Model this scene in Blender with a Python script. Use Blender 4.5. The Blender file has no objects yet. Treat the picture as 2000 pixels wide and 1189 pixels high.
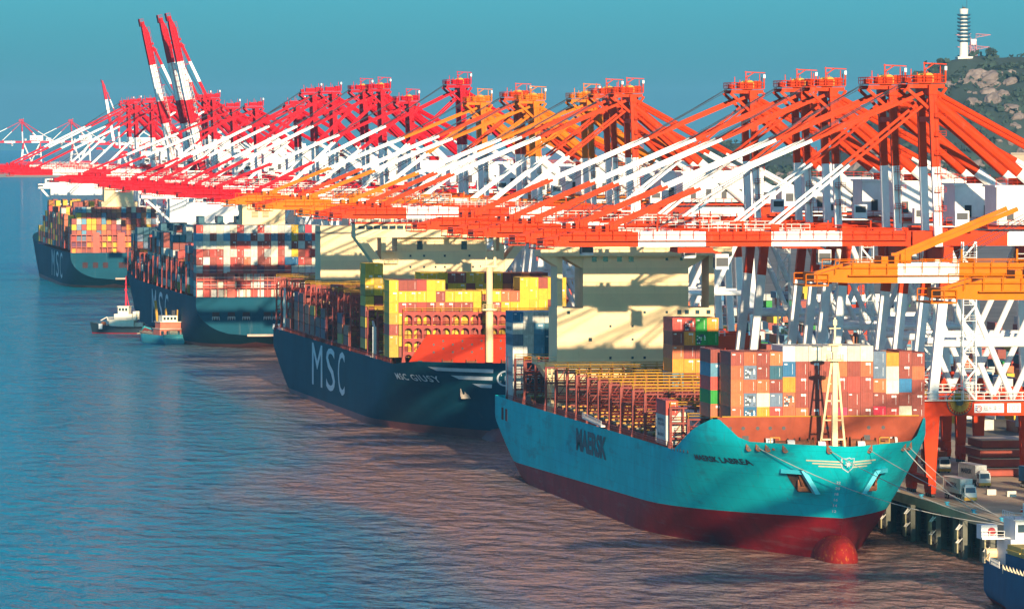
import bpy, bmesh, math, random
from mathutils import Vector, Matrix
random.seed(7)
R = math.radians
scene = bpy.context.scene
COL = scene.collection

# ------------------------------------------------------------------ camera
cam_d = bpy.data.cameras.new('camera'); cam_d.lens = 216.0; cam_d.sensor_width = 36.0
cam_d.clip_start = 5.0; cam_d.clip_end = 120000.0
cam = bpy.data.objects.new('camera', cam_d); COL.objects.link(cam)
cam.location = (0, 0, 81.0); cam.rotation_euler = (R(90 - 1.654), 0, R(-8.017))
scene.camera = cam

# ------------------------------------------------------------------ sky, sun, exposure
SUN_DIR = Vector((0.012, 0.977, -0.215)).normalized()
world = bpy.data.worlds.new('World'); scene.world = world; world.use_nodes = True
wn = world.node_tree.nodes; wl = world.node_tree.links
bg = wn['Background']
tc = wn.new('ShaderNodeTexCoord'); sp = wn.new('ShaderNodeSeparateXYZ'); mx = wn.new('ShaderNodeMath'); cb = wn.new('ShaderNodeCombineXYZ')
mx.operation = 'MAXIMUM'; mx.inputs[1].default_value = 0.004
sky = wn.new('ShaderNodeTexSky'); sky.sky_type = 'NISHITA'; sky.sun_disc = False
sky.sun_elevation = R(12.4); sky.sun_rotation = R(180.7); sky.altitude = 0.0
sky.air_density = 1.0; sky.dust_density = 1.2; sky.ozone_density = 2.0
tint = wn.new('ShaderNodeMix'); tint.data_type = 'RGBA'; tint.blend_type = 'MULTIPLY'; tint.inputs[0].default_value = 1.0
el = wn.new('ShaderNodeMapRange'); el.inputs[1].default_value = 0.16; el.inputs[2].default_value = 0.55; el.clamp = True
tc2 = wn.new('ShaderNodeMix'); tc2.data_type = 'RGBA'; tc2.inputs[6].default_value = (0.135, 0.70, 1.30, 1); tc2.inputs[7].default_value = (0.68, 0.78, 0.90, 1)
wl.new(sp.outputs[2], el.inputs[0]); wl.new(el.outputs[0], tc2.inputs[0]); wl.new(tc2.outputs[2], tint.inputs[7])
wl.new(tc.outputs['Generated'], sp.inputs[0])
wl.new(sp.outputs[0], cb.inputs[0]); wl.new(sp.outputs[1], cb.inputs[1])
wl.new(sp.outputs[2], mx.inputs[0]); wl.new(mx.outputs[0], cb.inputs[2])
wl.new(cb.outputs[0], sky.inputs['Vector']); wl.new(sky.outputs[0], tint.inputs[6]); wl.new(tint.outputs[2], bg.inputs[0])
bg.inputs[1].default_value = 0.096
sun_d = bpy.data.lights.new('sun', 'SUN'); sun_d.energy = 5.0; sun_d.angle = R(0.53); sun_d.color = (1.0, 0.80, 0.54)
sun = bpy.data.objects.new('sun', sun_d); COL.objects.link(sun)
sun.rotation_euler = SUN_DIR.to_track_quat('-Z', 'Y').to_euler(); sun.location = (300, -300, 400)
vs = scene.view_settings; vs.view_transform = 'Standard'; vs.look = 'None'; vs.gamma = 1.0; vs.exposure = 0.78
vs.use_curve_mapping = False
scene.cycles.use_denoising = True
scene.cycles.max_bounces = 6; scene.cycles.volume_bounces = 0; scene.cycles.transparent_max_bounces = 8
scene.cycles.caustics_reflective = False; scene.cycles.caustics_refractive = False

# ------------------------------------------------------------------ materials
MATS = {}
def pmat(name, col, rough=0.5, var=0.12, vscale=0.6, streak=0.0, streak_col=(0.12, 0.05, 0.02), spec=0.4, metal=0.0, sscale=(1.2, 1.2, 0.10)):
    if name in MATS: return MATS[name]
    m = bpy.data.materials.new(name); m.use_nodes = True
    nt = m.node_tree; n = nt.nodes; l = nt.links; b = n['Principled BSDF']
    b.inputs['Roughness'].default_value = rough; b.inputs['Metallic'].default_value = metal
    b.inputs['Specular IOR Level'].default_value = spec
    t = n.new('ShaderNodeTexCoord'); nz = n.new('ShaderNodeTexNoise'); nz.inputs['Scale'].default_value = vscale
    nz.inputs['Detail'].default_value = 5.0; nz.inputs['Roughness'].default_value = 0.65
    l.new(t.outputs['Object'], nz.inputs['Vector'])
    mr = n.new('ShaderNodeMapRange'); mr.inputs[1].default_value = 0.3; mr.inputs[2].default_value = 0.7
    mr.inputs[3].default_value = 1.0 - var; mr.inputs[4].default_value = 1.0 + var * 0.6
    l.new(nz.outputs['Fac'], mr.inputs[0])
    mu = n.new('ShaderNodeMix'); mu.data_type = 'RGBA'; mu.blend_type = 'MULTIPLY'; mu.inputs[0].default_value = 1.0
    mu.inputs[6].default_value = (*col, 1); l.new(mr.outputs[0], mu.inputs[7])
    out = mu.outputs[2]
    if streak > 0:
        mp = n.new('ShaderNodeMapping'); mp.inputs['Scale'].default_value = sscale
        n2 = n.new('ShaderNodeTexNoise'); n2.inputs['Scale'].default_value = 1.0; n2.inputs['Detail'].default_value = 6.0; n2.inputs['Roughness'].default_value = 0.7
        l.new(t.outputs['Object'], mp.inputs[0]); l.new(mp.outputs[0], n2.inputs['Vector'])
        m2 = n.new('ShaderNodeMapRange'); m2.inputs[1].default_value = 0.55; m2.inputs[2].default_value = 0.78; m2.inputs[3].default_value = 0.0; m2.inputs[4].default_value = streak
        l.new(n2.outputs['Fac'], m2.inputs[0])
        x = n.new('ShaderNodeMix'); x.data_type = 'RGBA'; x.inputs[7].default_value = (*streak_col, 1)
        l.new(m2.outputs[0], x.inputs[0]); l.new(out, x.inputs[6]); out = x.outputs[2]
    l.new(out, b.inputs['Base Color'])
    MATS[name] = m; return m

def plating(m, sx=9.0, sz=2.6, amt=0.10):
    n = m.node_tree.nodes; l = m.node_tree.links; b = n['Principled BSDF']
    t = n.new('ShaderNodeTexCoord'); sp_ = n.new('ShaderNodeSeparateXYZ'); cb_ = n.new('ShaderNodeCombineXYZ')
    l.new(t.outputs['Object'], sp_.inputs[0]); l.new(sp_.outputs[1], cb_.inputs[0]); l.new(sp_.outputs[2], cb_.inputs[1])
    br = n.new('ShaderNodeTexBrick'); br.inputs['Scale'].default_value = 1.0; br.inputs['Brick Width'].default_value = sx; br.inputs['Row Height'].default_value = sz
    br.inputs['Mortar Size'].default_value = 0.06; br.inputs['Mortar Smooth'].default_value = 0.6
    br.inputs['Color1'].default_value = (1, 1, 1, 1); br.inputs['Color2'].default_value = (0.93, 0.93, 0.93, 1); br.inputs['Mortar'].default_value = (1 - 2.2 * amt,) * 3 + (1,)
    l.new(cb_.outputs[0], br.inputs['Vector'])
    src = b.inputs['Base Color'].links[0].from_socket
    mu = n.new('ShaderNodeMix'); mu.data_type = 'RGBA'; mu.blend_type = 'MULTIPLY'; mu.inputs[0].default_value = 1.0
    l.new(src, mu.inputs[6]); l.new(br.outputs['Color'], mu.inputs[7]); l.new(mu.outputs[2], b.inputs['Base Color'])
    nz = n.new('ShaderNodeTexNoise'); nz.inputs['Scale'].default_value = 0.35; nz.inputs['Detail'].default_value = 2
    bp = n.new('ShaderNodeBump'); bp.inputs['Strength'].default_value = 0.25; bp.inputs['Distance'].default_value = 0.12
    l.new(t.outputs['Object'], nz.inputs['Vector']); l.new(nz.outputs['Fac'], bp.inputs['Height']); l.new(bp.outputs[0], b.inputs['Normal'])

def stain(m, col, scale, lo, hi, amt):
    n = m.node_tree.nodes; l = m.node_tree.links; b = n['Principled BSDF']
    t = n.new('ShaderNodeTexCoord'); mp = n.new('ShaderNodeMapping'); mp.inputs['Scale'].default_value = scale; mp.inputs['Location'].default_value = (3.1, 7.7, 1.3)
    nz = n.new('ShaderNodeTexNoise'); nz.inputs['Scale'].default_value = 1.0; nz.inputs['Detail'].default_value = 5; nz.inputs['Roughness'].default_value = 0.65
    l.new(t.outputs['Object'], mp.inputs[0]); l.new(mp.outputs[0], nz.inputs['Vector'])
    mr = n.new('ShaderNodeMapRange'); mr.inputs[1].default_value = lo; mr.inputs[2].default_value = hi; mr.inputs[3].default_value = 0; mr.inputs[4].default_value = amt; l.new(nz.outputs['Fac'], mr.inputs[0])
    x = n.new('ShaderNodeMix'); x.data_type = 'RGBA'; x.inputs[7].default_value = (*col, 1); src = b.inputs['Base Color'].links[0].from_socket
    l.new(mr.outputs[0], x.inputs[0]); l.new(src, x.inputs[6]); l.new(x.outputs[2], b.inputs['Base Color'])

def objcolor_mat(name, attr=False, mult=1.0, rough=0.55):
    m = bpy.data.materials.new(name); m.use_nodes = True
    nt = m.node_tree; n = nt.nodes; l = nt.links; b = n['Principled BSDF']; b.inputs['Roughness'].default_value = rough
    b.inputs['Specular IOR Level'].default_value = 0.3
    if attr:
        s = n.new('ShaderNodeAttribute'); s.attribute_name = 'Col'; cs = s.outputs['Color']
    else:
        s = n.new('ShaderNodeObjectInfo'); cs = s.outputs['Color']
    t = n.new('ShaderNodeTexCoord'); nz = n.new('ShaderNodeTexNoise'); nz.noise_dimensions = '4D'
    nz.inputs['Scale'].default_value = 0.9; nz.inputs['Detail'].default_value = 6.0; nz.inputs['Roughness'].default_value = 0.7
    l.new(t.outputs['Object'], nz.inputs['Vector'])
    if not attr:
        mm = n.new('ShaderNodeMath'); mm.operation = 'MULTIPLY'; mm.inputs[1].default_value = 50.0
        l.new(s.outputs['Random'], mm.inputs[0]); l.new(mm.outputs[0], nz.inputs['W'])
    mr = n.new('ShaderNodeMapRange'); mr.inputs[1].default_value = 0.3; mr.inputs[2].default_value = 0.7
    mr.inputs[3].default_value = 0.72 * mult; mr.inputs[4].default_value = 1.08 * mult
    l.new(nz.outputs['Fac'], mr.inputs[0])
    mu = n.new('ShaderNodeMix'); mu.data_type = 'RGBA'; mu.blend_type = 'MULTIPLY'; mu.inputs[0].default_value = 1.0
    l.new(cs, mu.inputs[6]); l.new(mr.outputs[0], mu.inputs[7]); l.new(mu.outputs[2], b.inputs['Base Color'])
    MATS[name] = m; return m

ORANGE = pmat('crane_orange_red', (0.58, 0.040, 0.004), 0.6, 0.16, 0.35, 0.35, (0.30, 0.05, 0.02), spec=0.12)
CRIM = pmat('crane_crimson', (0.52, 0.003, 0.014), 0.6, 0.16, 0.35, 0.3, (0.25, 0.01, 0.02), spec=0.10)
AMBER = pmat('crane_amber', (0.64, 0.145, 0.002), 0.6, 0.14, 0.35, 0.25, (0.45, 0.10, 0.02), spec=0.12)
WHITE = pmat('white_paint', (0.80, 0.78, 0.74), 0.45, 0.10, 0.4, 0.25, (0.45, 0.35, 0.27))
RAILW = pmat('rail_white', (0.75, 0.72, 0.66), 0.5)
CREAM = pmat('cream_paint', (0.90, 0.67, 0.36), 0.6, 0.08, 0.15, 0.22, (0.55, 0.40, 0.20))
SHIPW = pmat('ship_white', (0.76, 0.75, 0.72), 0.5, 0.08, 0.2, 0.2, (0.5, 0.42, 0.33))
DARK = pmat('dark_steel', (0.035, 0.035, 0.04), 0.5)
GLASS = pmat('dark_glass', (0.02, 0.05, 0.07), 0.12, 0.2, 0.5, spec=0.7)
ROPE = pmat('wire_rope', (0.05, 0.06, 0.08), 0.6)
HROPE = pmat('mooring_rope', (0.42, 0.40, 0.36), 0.8)
TURQ = pmat('hull_turquoise', (0.002, 0.58, 0.62), 0.7, 0.18, 0.09, 0.45, (0.02, 0.22, 0.26), sscale=(0.35, 0.35, 0.05), spec=0.12)
BOOT = pmat('boot_red', (0.26, 0.008, 0.014), 0.6, 0.35, 0.12, 0.5, (0.10, 0.015, 0.02), sscale=(0.4, 0.4, 0.2), spec=0.12)
BULB = pmat('bulb_scraped_red', (0.24, 0.014, 0.012), 0.75, 0.4, 0.5, 0.9, (0.55, 0.22, 0.04), sscale=(2.6, 0.5, 1.1), spec=0.1)
NAVY = pmat('hull_navy', (0.003, 0.066, 0.105), 0.7, 0.2, 0.07, 0.35, (0.03, 0.10, 0.13), sscale=(0.3, 0.3, 0.04), spec=0.12)
BOOTP = pmat('boot_faded_pink', (0.26, 0.08, 0.08), 0.6, 0.3, 0.1)
DECKR = pmat('deck_oxide_red', (0.30, 0.045, 0.022), 0.6, 0.3, 0.4, 0.4, (0.16, 0.05, 0.03))
BRKW = pmat('breakwater_oxide', (0.30, 0.060, 0.028), 0.7, 0.25, 0.3, 0.7, (0.15, 0.05, 0.03), sscale=(0.6, 0.6, 0.12), spec=0.1)
BRKO = pmat('breakwater_orange_red', (0.45, 0.026, 0.004), 0.6, 0.15, 0.3, 0.3, (0.33, 0.03, 0.01), spec=0.1)
LASH = pmat('lashing_red', (0.25, 0.032, 0.018), 0.6, 0.35, 0.5, 0.5, (0.16, 0.05, 0.03))
LASH2 = pmat('lashing_bright_red', (0.34, 0.036, 0.022), 0.6, 0.3, 0.5, 0.4, (0.22, 0.05, 0.04))
YELL = pmat('safety_yellow', (0.50, 0.26, 0.02), 0.6, 0.2, 0.8)
HATCH = pmat('hatch_cover', (0.20, 0.07, 0.035), 0.7, 0.5, 0.35, 0.5, (0.42, 0.30, 0.12), sscale=(0.5, 0.5, 0.5))
LETW = pmat('letter_white', (0.66, 0.70, 0.72), 0.5)
LETD = pmat('letter_dark', (0.008, 0.035, 0.06), 0.5)
LETC = pmat('letter_cream', (0.80, 0.72, 0.48), 0.5)
CONC = pmat('quay_concrete', (0.50, 0.39, 0.26), 0.85, 0.3, 0.06, 0.5, (0.13, 0.11, 0.09), sscale=(0.10, 0.03, 0.1))
CONCD = pmat('wet_concrete', (0.13, 0.13, 0.10), 0.7, 0.35, 0.4, 0.5, (0.05, 0.07, 0.05))
RUST = pmat('rusty_iron', (0.22, 0.075, 0.03), 0.8, 0.5, 1.5)
RUBBER = pmat('black_rubber', (0.02, 0.02, 0.022), 0.8)
CYAN = pmat('pocket_cyan', (0.05, 0.52, 0.60), 0.45, 0.08, 0.4)
BLUEH = pmat('small_ship_blue', (0.004, 0.10, 0.20), 0.65, 0.2, 0.2, 0.3, (0.02, 0.16, 0.24), spec=0.1)
for q_ in (TURQ, BOOT, NAVY): plating(q_)
plating(CREAM, 6.0, 2.9, 0.05)
stain(TURQ, (0.16, 0.09, 0.05), (0.9, 0.9, 0.07), 0.62, 0.74, 0.55); stain(TURQ, (0.03, 0.20, 0.24), (0.12, 0.06, 0.30), 0.56, 0.66, 0.45)
stain(NAVY, (0.10, 0.13, 0.14), (0.8, 0.8, 0.05), 0.63, 0.76, 0.5); stain(BOOT, (0.20, 0.10, 0.10), (0.15, 0.08, 0.7), 0.55, 0.72, 0.5)
stain(CREAM, (0.40, 0.24, 0.10), (1.2, 1.2, 0.12), 0.64, 0.78, 0.4)
for q_ in (ORANGE, CRIM, AMBER, WHITE): stain(q_, (0.20, 0.13, 0.10), (0.5, 0.5, 0.12), 0.60, 0.76, 0.35)
CONT = objcolor_mat('container_paint'); CONT_D = objcolor_mat('container_rod', mult=1.25); CONTA = objcolor_mat('container_paint_many', attr=True)

# ------------------------------------------------------------------ mesh builder
class MB:
    def __init__(s): s.v = []; s.f = []; s.m = []; s.c = []
    def add(s, vs, fs, m=0):
        o = len(s.v); s.v.extend(vs)
        for f in fs: s.f.append(tuple(o + i for i in f)); s.m.append(m)
    def quad(s, a, b, c, d, m=0): s.add([a, b, c, d], [(0, 1, 2, 3)], m)
    def box(s, x0, x1, y0, y1, z0, z1, m=0):
        s.add([(x0, y0, z0), (x1, y0, z0), (x1, y1, z0), (x0, y1, z0), (x0, y0, z1), (x1, y0, z1), (x1, y1, z1), (x0, y1, z1)],
              [(3, 2, 1, 0), (4, 5, 6, 7), (0, 1, 5, 4), (1, 2, 6, 5), (2, 3, 7, 6), (3, 0, 4, 7)], m)
    def frame(s, p0, p1, up=(0, 0, 1)):
        d = (Vector(p1) - Vector(p0)); L = d.length; d /= max(L, 1e-9); u = Vector(up)
        if abs(d.dot(u)) > 0.98: u = Vector((0, 1, 0))
        a = d.cross(u).normalized(); b = a.cross(d).normalized(); return d, a, b, L
    def beam(s, p0, p1, w, h, m=0, w1=None, h1=None, up=(0, 0, 1)):
        d, a, b, L = s.frame(p0, p1, up); p0 = Vector(p0); p1 = Vector(p1); w1 = w if w1 is None else w1; h1 = h if h1 is None else h1
        vs = []
        for p, ww, hh in ((p0, w, h), (p1, w1, h1)):
            for i, j in ((-1, -1), (1, -1), (1, 1), (-1, 1)): vs.append(tuple(p + a * (i * ww / 2) + b * (j * hh / 2)))
        s.add(vs, [(3, 2, 1, 0), (4, 5, 6, 7), (0, 1, 5, 4), (1, 2, 6, 5), (2, 3, 7, 6), (3, 0, 4, 7)], m)
    def tube(s, p0, p1, r, n=8, m=0, r1=None, caps=True):
        d, a, b, L = s.frame(p0, p1); p0 = Vector(p0); p1 = Vector(p1); r1 = r if r1 is None else r1
        vs = []
        for p, rr in ((p0, r), (p1, r1)):
            for i in range(n):
                t = 2 * math.pi * i / n; vs.append(tuple(p + a * (math.cos(t) * rr) + b * (math.sin(t) * rr)))
        fs = [(i, (i + 1) % n, n + (i + 1) % n, n + i) for i in range(n)]
        if caps: fs += [tuple(range(n - 1, -1, -1)), tuple(range(n, 2 * n))]
        s.add(vs, fs, m)
    def banded(s, p0, p1, cuts, kind, a, b=None, n=8, up=(0, 0, 1)):
        """member painted in bands: cuts = [(t_end, mat), ...]"""
        p0 = Vector(p0); p1 = Vector(p1); t = 0.0
        for te, m in cuts:
            q0 = p0.lerp(p1, t); q1 = p0.lerp(p1, te)
            if kind == 'tube': s.tube(q0, q1, a, n, m)
            else: s.beam(q0, q1, a, b, m, up=up)
            t = te
    def poly_tube(s, pts, r, n=5, m=0):
        for a, b in zip(pts[:-1], pts[1:]): s.tube(a, b, r, n, m, caps=False)
    def grid(s, rows, m=0, mfn=None, flip=False):
        o = len(s.v); nr = len(rows); nc = len(rows[0])
        for r in rows: s.v.extend(r)
        for i in range(nr - 1):
            for j in range(nc - 1):
                q = (o + i * nc + j, o + i * nc + j + 1, o + (i + 1) * nc + j + 1, o + (i + 1) * nc + j)
                a, b, c, d = (Vector(s.v[k]) for k in q)
                if (c - a).cross(d - b).length < 1e-5: continue
                s.f.append(q[::-1] if flip else q); s.m.append(mfn(i, j) if mfn else m)
    def rail(s, p0, p1, h=1.1, step=2.0, r=0.035, m=0):
        p0 = Vector(p0); p1 = Vector(p1); n = max(1, int((p1 - p0).length / step)); z = Vector((0, 0, h))
        s.tube(p0 + z, p1 + z, r, 4, m); s.tube(p0 + z * 0.5, p1 + z * 0.5, r * 0.8, 4, m)
        for i in range(n + 1):
            q = p0.lerp(p1, i / n); s.tube(q, q + z, r, 4, m, caps=False)
    def mesh(s, name, mats, smooth=False):
        me = bpy.data.meshes.new(name); me.from_pydata([tuple(v) for v in s.v], [], s.f)
        for m in mats: me.materials.append(m)
        me.polygons.foreach_set('material_index', s.m)
        if smooth: me.polygons.foreach_set('use_smooth', [True] * len(s.f))
        me.update(); return me

def link(name, data, parent=None, loc=(0, 0, 0), rot=(0, 0, 0)):
    o = bpy.data.objects.new(name, data); COL.objects.link(o); o.location = loc; o.rotation_euler = rot
    if parent: o.parent = parent
    return o
def tag(o, label=None, cat=None, group=None, kind=None):
    if label: o['label'] = label
    if cat: o['category'] = cat
    if group: o['group'] = group
    if kind: o['kind'] = kind
    return o
CACHE = {}
def part(name, key, fn, mats, parent=None, loc=(0, 0, 0), rot=(0, 0, 0), smooth=False):
    """mesh object; fn(mb) fills the builder; meshes with the same key are shared"""
    if key is None or key not in CACHE:
        mb = MB(); fn(mb); me = mb.mesh(name, mats, smooth)
        if key is not None: CACHE[key] = me
    else: me = CACHE[key]
    return link(name, me, parent, loc, rot)
def boxpart(name, b, mat, parent=None, bev=0.0):
    mb = MB(); mb.box(*b); return link(name, mb.mesh(name, [mat]), parent)

# text as a flat mesh in (u, v): returns bmesh-free (verts, faces)
def text_geo(body, height, bold=0.0, squeeze=1.0, cut=1.2, space=1.0):
    cu = bpy.data.curves.new('lettering', 'FONT'); cu.body = body; cu.size = 1.0; cu.offset = bold; cu.space_character = space
    cu.resolution_u = 3
    o = bpy.data.objects.new('lettering', cu); me = bpy.data.meshes.new_from_object(o)
    bpy.data.objects.remove(o)
    xs = [v.co.x for v in me.vertices]; ys = [v.co.y for v in me.vertices]
    x0, x1, y0, y1 = min(xs), max(xs), min(ys), max(ys); k = height / (y1 - y0)
    bm = bmesh.new(); bm.from_mesh(me); bpy.data.meshes.remove(me)
    for v in bm.verts: v.co = Vector(((v.co.x - x0) * k * squeeze, (v.co.y - y0) * k, 0))
    W = (x1 - x0) * k * squeeze
    for ax, tot in ((0, W), (1, height)):
        c = cut
        while c < tot:
            no = Vector((1, 0, 0)) if ax == 0 else Vector((0, 1, 0))
            bmesh.ops.bisect_plane(bm, geom=bm.verts[:] + bm.edges[:] + bm.faces[:], plane_co=no * c, plane_no=no); c += cut
    bm.verts.index_update()
    vs = [(v.co.x, v.co.y) for v in bm.verts]; fs = [tuple(v.index for v in f.verts) for f in bm.faces]; bm.free()
    return vs, fs, W
def flat_text(name, body, height, mat, parent, origin, udir=(1, 0, 0), vdir=(0, 0, 1), bold=0.0, squeeze=1.0, width=None, center=False, space=1.0):
    vs, fs, W = text_geo(body, height, bold, squeeze, 99, space)
    s = 1.0 if width is None else width / W
    o = Vector(origin); u = Vector(udir); v = Vector(vdir)
    if center: o = o - u * (W * s / 2) - v * (height / 2)
    me = bpy.data.meshes.new(name); me.from_pydata([tuple(o + u * (a * s) + v * b) for a, b in vs], [], fs); me.materials.append(mat); me.update()
    return link(name, me, parent)
# ------------------------------------------------------------------ water
def water_mat():
    m = bpy.data.materials.new('sea_water'); m.use_nodes = True
    n = m.node_tree.nodes; l = m.node_tree.links; b = n['Principled BSDF']
    b.inputs['IOR'].default_value = 1.28; b.inputs['Roughness'].default_value = 0.12
    b.inputs['Specular IOR Level'].default_value = 0.5
    t = n.new('ShaderNodeTexCoord')
    mp = n.new('ShaderNodeMapping'); mp.inputs['Scale'].default_value = (0.012, 0.0028, 1); mp.inputs['Rotation'].default_value = (0, 0, R(8))
    mp.inputs['Location'].default_value = (3.3, 1.7, 0)
    l.new(t.outputs['Object'], mp.inputs[0])
    big = n.new('ShaderNodeTexNoise'); big.inputs['Scale'].default_value = 1.0; big.inputs['Detail'].default_value = 5; big.inputs['Roughness'].default_value = 0.55
    big.inputs['Distortion'].default_value = 0.6
    l.new(mp.outputs[0], big.inputs['Vector'])
    # silt stirred up alongside the berths: depends on distance from the ships' side
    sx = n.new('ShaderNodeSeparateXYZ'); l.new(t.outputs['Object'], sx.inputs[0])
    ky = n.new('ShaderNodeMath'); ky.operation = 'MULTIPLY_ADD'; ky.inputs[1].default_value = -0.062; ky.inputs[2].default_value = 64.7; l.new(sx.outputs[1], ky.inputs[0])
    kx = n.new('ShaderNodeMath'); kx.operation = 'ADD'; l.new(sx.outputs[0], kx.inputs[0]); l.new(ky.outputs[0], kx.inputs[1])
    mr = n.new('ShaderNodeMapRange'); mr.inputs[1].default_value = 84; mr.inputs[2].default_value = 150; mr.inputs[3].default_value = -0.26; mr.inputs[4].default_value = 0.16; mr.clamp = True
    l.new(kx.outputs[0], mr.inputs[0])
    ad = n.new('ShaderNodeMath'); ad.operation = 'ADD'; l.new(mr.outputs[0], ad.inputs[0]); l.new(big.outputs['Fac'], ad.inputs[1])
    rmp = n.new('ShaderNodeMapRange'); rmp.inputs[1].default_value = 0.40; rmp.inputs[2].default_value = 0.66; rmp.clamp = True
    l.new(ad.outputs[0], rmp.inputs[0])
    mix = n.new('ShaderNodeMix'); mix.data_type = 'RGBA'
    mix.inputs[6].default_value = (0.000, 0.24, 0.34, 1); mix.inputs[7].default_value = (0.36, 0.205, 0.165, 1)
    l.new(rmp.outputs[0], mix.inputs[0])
    pz = n.new('ShaderNodeTexNoise'); pz.inputs['Scale'].default_value = 1.0; pz.inputs['Detail'].default_value = 4
    pm = n.new('ShaderNodeMapping'); pm.inputs['Scale'].default_value = (0.03, 0.008, 1); pm.inputs['Rotation'].default_value = (0, 0, R(-12)); l.new(t.outputs['Object'], pm.inputs[0]); l.new(pm.outputs[0], pz.inputs['Vector'])
    ps = n.new('ShaderNodeMapRange'); ps.inputs[1].default_value = 0.35; ps.inputs[2].default_value = 0.65; ps.inputs[3].default_value = 0.2; ps.inputs[4].default_value = 0.95; l.new(pz.outputs['Fac'], ps.inputs[0])
    bumps = None
    for sc, dist, st, det in (((0.045, 0.016, 1), 5.0, 0.8, 3), ((0.16, 0.07, 1), 4.5, 1.0, 6), ((0.6, 0.24, 1), 1.3, 1.0, 4)):
        m2 = n.new('ShaderNodeMapping'); m2.inputs['Scale'].default_value = sc; m2.inputs['Rotation'].default_value = (0, 0, R(6))
        z = n.new('ShaderNodeTexNoise'); z.inputs['Scale'].default_value = 1.0; z.inputs['Detail'].default_value = det
        l.new(t.outputs['Object'], m2.inputs[0]); l.new(m2.outputs[0], z.inputs['Vector'])
        bp = n.new('ShaderNodeBump'); bp.inputs['Strength'].default_value = st; bp.inputs['Distance'].default_value = dist
        l.new(z.outputs['Fac'], bp.inputs['Height'])
        if dist < 3: l.new(ps.outputs[0], bp.inputs['Strength'])
        if bumps: l.new(bumps.outputs[0], bp.inputs['Normal'])
        bumps = bp
    # wave facets hide part of the mirror at this low angle: diffuse body plus half-strength gloss
    df = n.new('ShaderNodeBsdfDiffuse'); gl = n.new('ShaderNodeBsdfGlossy'); fr = n.new('ShaderNodeFresnel'); fr.inputs['IOR'].default_value = 1.33; gl.inputs['Roughness'].default_value = 0.07
    hf = n.new('ShaderNodeMath'); hf.operation = 'MULTIPLY'; hf.inputs[1].default_value = 0.68; mxs = n.new('ShaderNodeMixShader')
    for q in (df, gl, fr): l.new(bumps.outputs[0], q.inputs['Normal'])
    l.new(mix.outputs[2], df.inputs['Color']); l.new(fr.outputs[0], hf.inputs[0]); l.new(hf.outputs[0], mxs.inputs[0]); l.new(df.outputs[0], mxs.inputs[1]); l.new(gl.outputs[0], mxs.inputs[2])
    l.new(mxs.outputs[0], n['Material Output'].inputs['Surface']); n.remove(b)
    return m
mb = MB(); mb.quad((-9000, 200, 0), (12000, 200, 0), (12000, 21000, 0), (-9000, 21000, 0))
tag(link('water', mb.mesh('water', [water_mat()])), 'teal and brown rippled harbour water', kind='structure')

# ------------------------------------------------------------------ quay and land
QX, QZ = 245.3, 8.5
ASPH = pmat('yard_asphalt', (0.20, 0.17, 0.13), 0.85, 0.35, 0.03, 0.4, (0.06, 0.06, 0.06), sscale=(0.05, 0.02, 0.1))
LANDM = pmat('yard_ground', (0.16, 0.14, 0.12), 0.9, 0.3, 0.01)
mb = MB()
mb.box(QX, 300, 700, 3440, QZ - 1.6, QZ)
mb.box(QX + 0.0, QX + 0.5, 700, 3440, QZ + 0.002, QZ + 0.28)
quay = tag(link('quay', mb.mesh('quay', [CONC])), 'concrete quay apron along the moored ships', kind='structure')
mb = MB()
mb.quad((QX + 4.6, 700, QZ + .006), (QX + 4.85, 700, QZ + .006), (QX + 4.85, 3440, QZ + .006), (QX + 4.6, 3440, QZ + .006))
mb.quad((QX + 2.95, 700, QZ + .006), (QX + 3.2, 700, QZ + .006), (QX + 3.2, 3440, QZ + .006), (QX + 2.95, 3440, QZ + .006))
link('crane_rail', mb.mesh('crane_rail', [RUST]), quay)
mb = MB()
for k in range(5):
    x = QX + 9 + k * 4.6
    for j in range(40):
        mb.quad((x, 760 + j * 20, QZ + .005), (x + .18, 760 + j * 20, QZ + .005), (x + .18, 772 + j * 20, QZ + .005), (x, 772 + j * 20, QZ + .005))
link('lane_marking', mb.mesh('lane_marking', [pmat('lane_paint', (0.55, 0.48, 0.34), 0.8, 0.4, 0.5)]), quay)
# piles, capping beams and fenders in front of the camera
def pile_fn(m): m.tube((0, 0, -3), (0, 0, 6.85), 0.7, 10)
for j in range(26):
    y = 930 + j * 12.0
    for k, x in enumerate((QX + 1.6, QX + 9, QX + 17)):
        part('pile', 'pile', pile_fn, [CONCD], quay, (x, y + (k % 2) * 1.5, 0))
mb = MB(); mb.box(QX + 24, QX + 25, 700, 3440, -3, 6.88); link('retaining_wall', mb.mesh('retaining_wall', [CONCD]), quay)
def fender_fn(m):
    m.box(-0.9, 0, -1.5, 1.5, -0.6, 7.2, 0)              # concrete drop panel
    m.box(-0.75, 0.0, 1.9, 2.5, -2.0, 7.0, 2)            # guide pile
    for z in (2.2, 4.7):
        m.box(-1.15, -0.9, -1.05, 1.05, z - 0.95, z + 0.95, 1)
        m.tube((-1.15, 0, z), (-1.7, 0, z), 0.8, 10, 1)
        m.box(-1.95, -1.7, -1.2, 1.2, z - 1.1, z + 0.7, 2)
        for s in (-1, 1):
            m.tube((-1.8, s * 0.9, z + 0.6), (-0.9, s * 1.2, z + 1.7), 0.07, 4, 3)
            m.tube((-1.8, s * 0.3, z + 0.6), (-0.9, s * 0.6, z + 1.6), 0.07, 4, 3)
for j in range(14):
    part('fender', 'fender', fender_fn, [CONCD, RUBBER, pmat('fender_panel', (0.34, 0.30, 0.17), 0.8, 0.4, 0.8), RAILW], quay, (QX, 1010 + j * 24.0, 0))
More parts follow.
